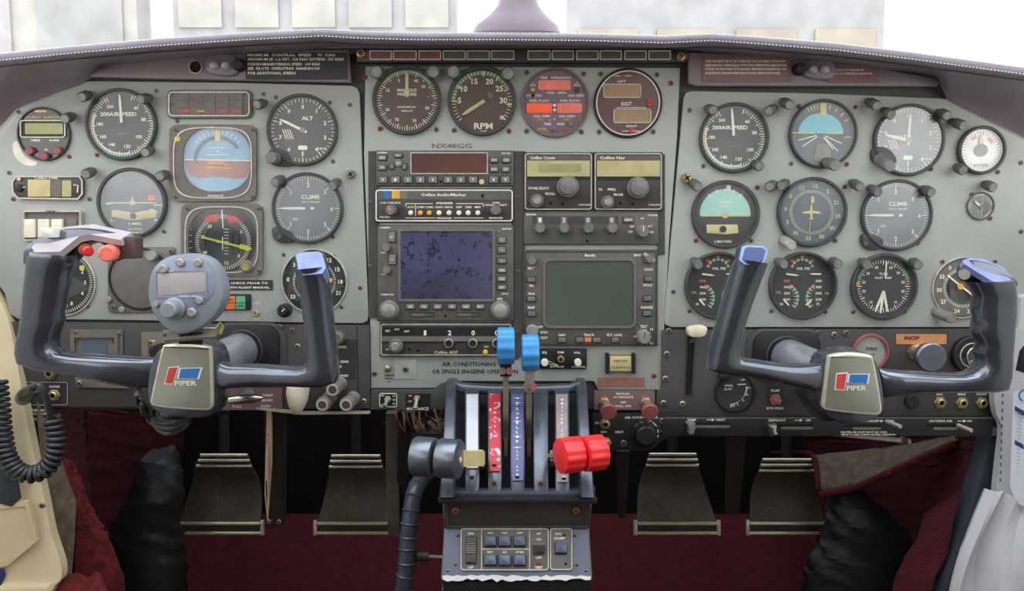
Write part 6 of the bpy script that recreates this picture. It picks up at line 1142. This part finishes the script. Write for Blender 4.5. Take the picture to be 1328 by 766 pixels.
def brace(label, pts, w, m='brace', name='brace'):
    t = thing(name, label, 'brace', pts[0][0], pts[0][1], pts[0][2]); b = MB(); b.loft([((x-w/2*k, y), (x+w/2*k, y), d, .02) for x, y, d, k in pts], m, 8, 8); b.build('bar', t); return t
t = brace('tall tapering dark metal bracket between the two pilot pedals, screwed at its foot', [(357, 528, -.03, 1), (357, 560, -.06, 1), (359, 680, -.10, .8)], 26)
b = MB(); b.plate([(346, 528, -.018), (352, 528, -.018), (352, 600, -.058), (347, 680, -.088), (343, 640, -.08)], 'ptrim', .003); b.build('pale_edge', t)
screws(t, [(349, 676), (362, 676)], -.075, 'steel', 3)
brace('vertical grey tube beside the bundle of loose wires', [(510, 534, -.06, 1), (510, 610, -.06, 1), (512, 690, -.08, .9)], 18, 'pedal')
brace('black upright strut between the grey tube and the throttle quadrant', [(528, 532, -.04, 1), (527, 600, -.05, 1), (524, 680, -.10, 1)], 22, 'black')
brace('narrow dark strut beside the pedestal in the co-pilot footwell', [(807, 582, -.03, 1), (807, 620, -.06, .8), (806, 668, -.1, .5)], 17)
brace('dark metal bracket between the two co-pilot pedals', [(954, 562, -.03, 1), (953, 600, -.07, .9), (949, 664, -.12, .7)], 22)
t = thing('wire_bundle', 'tangle of cream and red wires under the avionics switch', 'wires', 545, 535, -.02)
for i in range(22):
    x = 514+i*3; m = ('wiretan', 'wirered', 'wiretan', 'wiredark')[i % 4]; y1 = 548+random.uniform(0, 14)
    pts = curve([W(x, 527, -.03), W(x+random.uniform(-6, 4), 538, -.012+random.uniform(-.01, .01)), W(x+6+random.uniform(-5, 12), y1, -.03), W(x+16+random.uniform(-4, 8), y1+8, -.07), W(x+20, y1-6, -.12)], 5)
    b = MB(); b.tube(pts, .0013, m, 6); b.build('wire', t)
t = thing('cable_drum', 'round dull metal drum housing half hidden behind the drum throttle knobs', 'housing', 558, 562, -.04)
b = MB(); c = W(558, 582, -.03); b.tube([c+Vector((0, .04, 0)), c, c-Vector((0, .004, 0))], [.026, .026, .023], 'rustmetal', 32); b.build('drum', t); b = MB(); b.plate([(534, 562, -.02), (574, 562, -.02), (574, 620, -.02), (534, 620, -.02)], 'black', .02); b.build('backplate', t)
t = thing('air_hose', 'black ribbed flexible air hose rising beside the pedestal', 'hose', 528, 760, .03)
hp_ = curve([W(556, 610, -.03), W(546, 622, .0), (W(537, 640, .02)), W(532, 670, .03), W(529, 700, .035), W(527, 735, .04), W(524, 790, .04), Vector((W(524, 790, .04).x, -.03, 0.0))], 14)
b = MB(); b.tube(hp_, .0098, 'hose', 20); b.build('tube', t)
acc = 0
for a_, c_ in zip(hp_, hp_[1:]):
    acc += (c_-a_).length
    if acc > .0135 and c_.z > .14:
        acc = 0; v = (c_-a_).normalized(); b = MB(); b.tube([c_-v*.0012, c_, c_+v*.0012], [.0102, .0112, .0102], 'hose', 20, False); b.build('rib', t)
t = thing('hose_clamp', 'grey hose clamp rod joining the ribbed hose to the pedestal', 'clamp', 548, 722, .03); b = MB(); b.tube([W(538, 720, .03), W(556, 721, .03)], .006, 'brace', 12); b.tube([W(554, 721, .03), W(574, 722, .03)], .0022, 'steel', 8); b.build('rod', t)
# ------------------------------------------------------------------ footwell sides
def lerp(a, b, k): return a+(b-a)*k
def side(name, label, cols, m, n=16, rough=.006, cat='carpet', thick=.004):
    """surface between edge poly-lines of (x, y, d) px points; each column has the same number of points"""
    t = thing(name, label, cat, *cols[0][-1])
    C_ = []
    for c in cols:
        w_ = [W(*q) for q in c]; w_.append(Vector((w_[-1].x, w_[-1].y, .004))); C_.append(curve(w_, n))
    rows = []
    K = 10
    for k in range((len(C_)-1)*K+1):
        i = min(k//K, len(C_)-2); s_ = (k-i*K)/K
        rows.append([lerp(a, b, s_)+Vector((random.uniform(-1, 1), random.uniform(-1, 1), random.uniform(-1, 1)))*rough*.3 for a, b in zip(C_[i], C_[i+1])])
    b = MB(); b.grid(rows, m, thick); b.build('sheet', t); return t
side('carpet_liner', 'dark red carpet lining the pilot footwell wall behind the coiled cord', [[(60, 520, -.02), (72, 600, -.02), (98, 680, -.03), (130, 790, -.03)], [(106, 530, -.3), (112, 600, -.3), (126, 690, -.3), (160, 790, -.3)], [(240, 540, -.56), (236, 600, -.56), (230, 680, -.56), (236, 760, -.56)]], 'carpet')
side('carpet_strip', 'brighter torn red carpet edge between the cream trim and the black boot', [[(70, 590, -.0), (95, 650, -.0), (98, 700, -.01), (96, 790, -.01)], [(95, 600, -.02), (118, 660, -.03), (140, 700, -.03), (165, 790, -.03)]], 'carpetedge', rough=.004)
side('carpet_flap', 'loose red carpet corner at the bottom edge beside the cream door trim', [[(70, 766, .04), (90, 745, .03), (110, 750, .03), (135, 775, .04)], [(60, 800, .06), (90, 800, .06), (110, 800, .06), (150, 800, .06)]], 'carpetedge', rough=.003)
side('carpet_liner', 'dark red carpet lining the co-pilot footwell wall beside the dark door post', [[(1278, 562, -.02), (1265, 620, -.02), (1240, 700, -.02), (1215, 790, -.02)], [(1200, 570, -.2), (1185, 620, -.2), (1172, 700, -.2), (1160, 790, -.2)], [(1040, 560, -.56), (1050, 620, -.56), (1060, 690, -.56), (1050, 760, -.56)]], 'carpet')
side('carpet_strip', 'lighter red carpet overlap low on the co-pilot footwell wall', [[(1246, 640, -.012), (1236, 680, -.012), (1228, 720, -.012), (1205, 790, -.01)], [(1200, 668, -.06), (1190, 700, -.05), (1172, 730, -.05), (1155, 790, -.05)]], 'carpet', rough=.003)
t = thing('carpet_flap', 'folded-down carpet flap with grey backing and red edge above the co-pilot boot', 'carpet', 1065, 636, -.2)
b = MB(); A = curve([W(1056, 592, -.26), W(1100, 586, -.26), (W(1160, 580, -.2)), W(1240, 566, -.1)], 8); B = curve([W(1063, 638, -.2), W(1110, 628, -.17), W(1165, 604, -.13), W(1236, 572, -.08)], 8)
b.grid([[lerp(p_, q_, k/6)+Vector((0, -.008*math.sin(PI*k/6)+random.uniform(-.002, .002), 0)) for p_, q_ in zip(A, B)] for k in range(7)], 'rustmetal', .006); b.build('backing', t)
b = MB(); b.tube([q+Vector((0, -.002, -.003)) for q in B], [.004+.001*random.random() for q in B], 'carpetedge', 8); b.tube(curve([W(1000, 588, -.3), W(1040, 587, -.28), W(1056, 594, -.255), W(1062, 636, -.2)], 6), .004, 'carpet', 8); b.build('red_edge', t)
def boot(label, rows, d):
    t = thing('leather_boot', label, 'boot', rows[-1][0], rows[-1][2], d); b = MB(); n = 26; V = []; 
    R_ = []
    for i in range(len(rows)-1):
        for k in range(6): R_.append([lerp(rows[i][j], rows[i+1][j], k/6) for j in range(4)])
    R_.append(list(rows[-1]))
    for x0, x1, y, dd_ in R_:
        a = W(x0, y, dd_); e = W(x1, y, dd_); c = (a+e)/2; h = (e-a).length/2
        for k in range(n):
            an = 2*PI*k/n; rr_ = 1+.06*math.sin(5*an+y*.25)*abs(math.cos(an))+random.uniform(-.03, .03); V.append(c+Vector((math.cos(an)*h*rr_, -math.sin(an)*.04*rr_, random.uniform(-.003, .003))))
    for k in range(n): q = V[(len(R_)-1)*n+k]; V.append(Vector((q.x*1.0, q.y-.02, .002)))
    m_ = len(R_)+1; F = [(i*n+k, i*n+(k+1) % n, (i+1)*n+(k+1) % n, (i+1)*n+k) for i in range(m_-1) for k in range(n)]+[tuple(range(n)), tuple(range((m_-1)*n, m_*n))]
    b.add(V, F, 'boot'); b.build('gathered_leather', t, smooth=50); return t
boot('gathered black leather boot cover in the pilot footwell', [(192, 222, 588, -.21), (178, 232, 612, -.2), (170, 236, 640, -.19), (148, 232, 675, -.19), (146, 236, 700, -.19), (156, 240, 730, -.19), (164, 240, 790, -.19)], -.3)
boot('broad gathered black leather boot cover in the co-pilot footwell', [(1074, 1112, 630, -.22), (1076, 1134, 650, -.2), (1074, 1164, 674, -.19), (1066, 1190, 700, -.19), (1050, 1188, 722, -.19), (1045, 1170, 745, -.19), (1040, 1152, 800, -.19)], -.3)
# ------------------------------------------------------------------ door-side trims
t = thing('door_trim', 'yellowed cream plastic door trim with a moulded recess at the pilot side', 'trim', 30, 640, .03)
ed = curve([W(-10, 372, .004), W(10, 412, .006), (W(22, 470, .010)), W(38, 560, .02), W(56, 640, .03), W(66, 690, .035), W(80, 745, .04), W(60, 800, .05), Vector((W(60, 800, .05).x-.03, -.06, .0))], 8)
b = MB(); b.grid([[q+Vector((-.006*k-.0*k, -.10*k if k else 0, 0)) for q in ed] for k in (0, .15, 1)], 'ptrim'); ed2 = [q+Vector((-.14, -.02, 0)) for q in ed]
b.build('return_edge', t) if 0 else None
b = MB(); rows = [[q+Vector((-.0, .012, 0)) for q in ed], [q+Vector((0, 0, 0)) for q in ed], [q+Vector((-.006, -.004, 0)) for q in ed], [q+Vector((-.06, -.008, 0)) for q in ed], [Vector((-.70, q.y-.05, q.z)) for q in ed]]; b.grid(rows, 'ptrim'); b.build('panel', t)
b = MB(.048); o = [(-20, 655), (38, 648), (50, 700), (12, 732), (-20, 740)]; b.frame(o, [(-18, 661), (34, 655), (44, 698), (10, 725), (-18, 732)], -2, 3, 'ptrim'); b.prism([(-18, 661), (34, 655), (44, 698), (10, 725), (-18, 732)], -2, .6, 'ptrim'); b.build('recess', t)
b = MB(.05); b.prism([(-10, 734), (5, 736), (8, 744), (2, 758), (-10, 766)], 0, 2, 'yokeendnavy', .5); b.build('catch', t); screw(t, 55, 655, .04, 'steel', 4)
t = thing('sill_strip', 'dark pitted metal strip exposed between cream trim and torn carpet', 'strip', 80, 650, .0); b = MB(); b.plate([(48, 520, .004), (66, 545, .0), (84, 610, -.0), (99, 650, -.0), (97, 700, .0), (92, 760, .01), (74, 770, .02), (56, 640, .02)], 'rustmetal', .01); b.build('strip', t)
t = thing('hook_rail', 'dark rail with a round hook knob on the cream door trim', 'rail', 10, 590, .05)
b = MB(.048); b.prism([(-20, 490), (2, 492), (10, 560), (20, 600), (28, 645), (18, 655), (-4, 650), (-20, 600)], 0, 5, 'doorpost', 1); b.build('rail', t); knob(t, 4, 502, [(7, 4), (7, 14), (5, 16)], 'yokeendnavy', d=.05); screws(t, [(2, 548), (12, 580), (18, 612)], .053, 'steel', 3)
t = thing('coiled_cord', 'thick black coiled microphone cord hanging in a loop over the cream door trim', 'cord', 34, 510, .07)
b = MB(); b.tube([W(30, 516, .03), W(35, 511, .06), W(44, 503, .075)], [.0085, .009, .006], 'cordblack', 16); b.build('plug', t)
b = MB(); b.tube(curve([W(42, 504, .072), W(50, 499, .085), W(57, 508, .085), W(62, 525, .08), W(66, 543, .075)], 6), .0034, 'cordblack', 10); b.build('lead', t)
path = curve([W(66, 541, .075), W(72, 562, .075), W(71, 586, .078), W(60, 607, .08), W(40, 615, .085), W(20, 608, .09), W(8, 588, .09), W(3, 560, .09), W(0, 525, .09), W(-4, 490, .09)], 60)
pts = []; ph = 0
for i in range(len(path)-1):
    v = (path[i+1]-path[i]); L = v.length; v.normalize(); u_ = v.cross(Vector((0, 1, 0))).normalized(); w_ = Vector((0, 1, 0)); ph += L/.0062*2*PI
    pts.append(path[i]+(u_*math.cos(ph)+w_*math.sin(ph))*.0078)
b = MB(); b.tube(pts, .0027, 'cordblack', 7); b.build('coil', t, smooth=80)
t = thing('door_post', 'chipped dark blue-grey door post slanting down at the co-pilot side', 'post', 1280, 566, .0)
b = MB(); b.loft([((1274, 562), (1296, 556), -.02, .03), ((1268, 590), (1292, 585), -.02, .03), ((1256, 630), (1280, 628), -.02, .03), ((1238, 690), (1262, 690), -.02, .03), ((1222, 735), (1246, 740), -.02, .03), ((1202, 800), (1228, 800), -.02, .03)], 'doorpost', 14, 5); b.build('post', t)
t = thing('side_panel', 'white sewn fabric side panel with a loose pocket at the co-pilot door', 'panel', 1300, 600, .05)
ed = curve([W(1306, 425, .02), W(1304, 470, .02), W(1290, 505, .02), W(1292, 535, .02), W(1300, 556, .022), W(1296, 600, .024), W(1292, 640, .026), W(1290, 700, .03), W(1290, 800, .04), Vector((W(1290, 800, .04).x, -.05, .0))], 6)
b = MB(); b.grid([[q+Vector((0, .01, 0)) for q in ed], ed, [q+Vector((.03, -.01, 0)) for q in ed], [Vector((.70, q.y-.05, q.z)) for q in ed]], 'fabric'); b.build('upper_fabric', t)
ed = curve([W(1278, 636, .03), W(1284, 632, .03), (W(1270, 665, .035)), W(1255, 710, .04), W(1240, 760, .045), W(1228, 800, .05)][:1]+[W(1268, 668, .035), W(1254, 712, .04), W(1240, 755, .045), W(1228, 805, .05)], 8)
rows = []
for k in range(14):
    s_ = k/13; top = W(1278+s_*90, 634+min(s_*60, 1)*0+70*s_-18*math.sin(PI*min(1, s_*1.2)), .04+.03*s_); bot = W(1226+s_*150, 810, .055+.03*s_)
    rows.append([lerp(top, bot, j/16)+Vector((-.012*math.sin(PI*j/16), -.008*math.sin(s_*9+j*.2)-.006*math.sin(s_*17), 0)) for j in range(17)])
b = MB(); b.grid(rows, 'fabric', .004); b.build('pocket', t)
b = MB(); 
for k in range(16): q = W(1302-.3*k, 470+k*10, .034); b.tube([q, q+Vector((0, 0, -.004))], .0009, 'rustmetal', 5)
b.build('lacing', t, stuff=True)
t = thing('checklist', 'white paper checklist with dark blue bars tucked into the fabric pocket', 'paper', 1322, 580, .05)
b = MB(); b.plate([(1314, 508, .045), (1350, 500, .06), (1350, 665, .07), (1318, 652, .05), (1310, 630, .048)], 'paper', .001); b.build('sheet', t)
b = MB()
for y in (528, 572, 612): b.plate([(1316, y-2, .0485), (1345, y+14, .0615), (1345, y+20, .0618), (1316, y+4, .0488)], 'yokeendnavy', .0004)
b.build('printed_bars', t)
b = MB(.0492)
for k in range(22): b.line(1317, 535+k*4.6, 1327, 538+k*4.6, .7, 3, 'key')
b.arc(1327, 512, 6, 8.5, 200, 360, 3, 'badgeblue'); b.build('print_lines', t, stuff=True)
t = thing('latch', 'small black latch on the white fabric side panel above the checklist', 'latch', 1324, 470, .05); b = MB(.045); b.prism([(1317, 480), (1322, 455), (1334, 440), (1340, 470), (1336, 486)], 0, 8, 'black', 1.5); b.build('body', t)
t = thing('sill_trim', 'white plastic sill trim beside the outer grip of the right yoke', 'trim', 1318, 420, .01); b = MB(); b.loft([((1318, 385), (1345, 380), .01, .02), ((1314, 430), (1345, 430), .012, .02), ((1308, 470), (1345, 470), .014, .02)], 'fabric', 12, 4); b.build('trim', t)
# ------------------------------------------------------------------ compass post
t = thing('compass_mount', 'dark flared compass mount in a pale translucent shell on top of the glareshield centre', 'compass', 670, 40, -.02)
b = MB(); b.loft([((611, 46), (728, 46), -.02, .05), ((616, 36), (724, 36), -.02, .05), ((632, 24), (710, 24), -.02, .045), ((645, 10), (699, 10), -.02, .04), ((650, -10), (693, -10), -.02, .04), ((650, -60), (693, -60), -.02, .04)], 'leather', 24, 3); b.build('pedestal', t)
b = MB(); b.loft([((612, 46), (730, 46), -.06, .03), ((614, 20), (729, 20), -.06, .03), ((616, 0), (720, 0), -.06, .03), ((620, -60), (716, -60), -.06, .03)], 'smoky', 20, 4); b.build('shell', t)
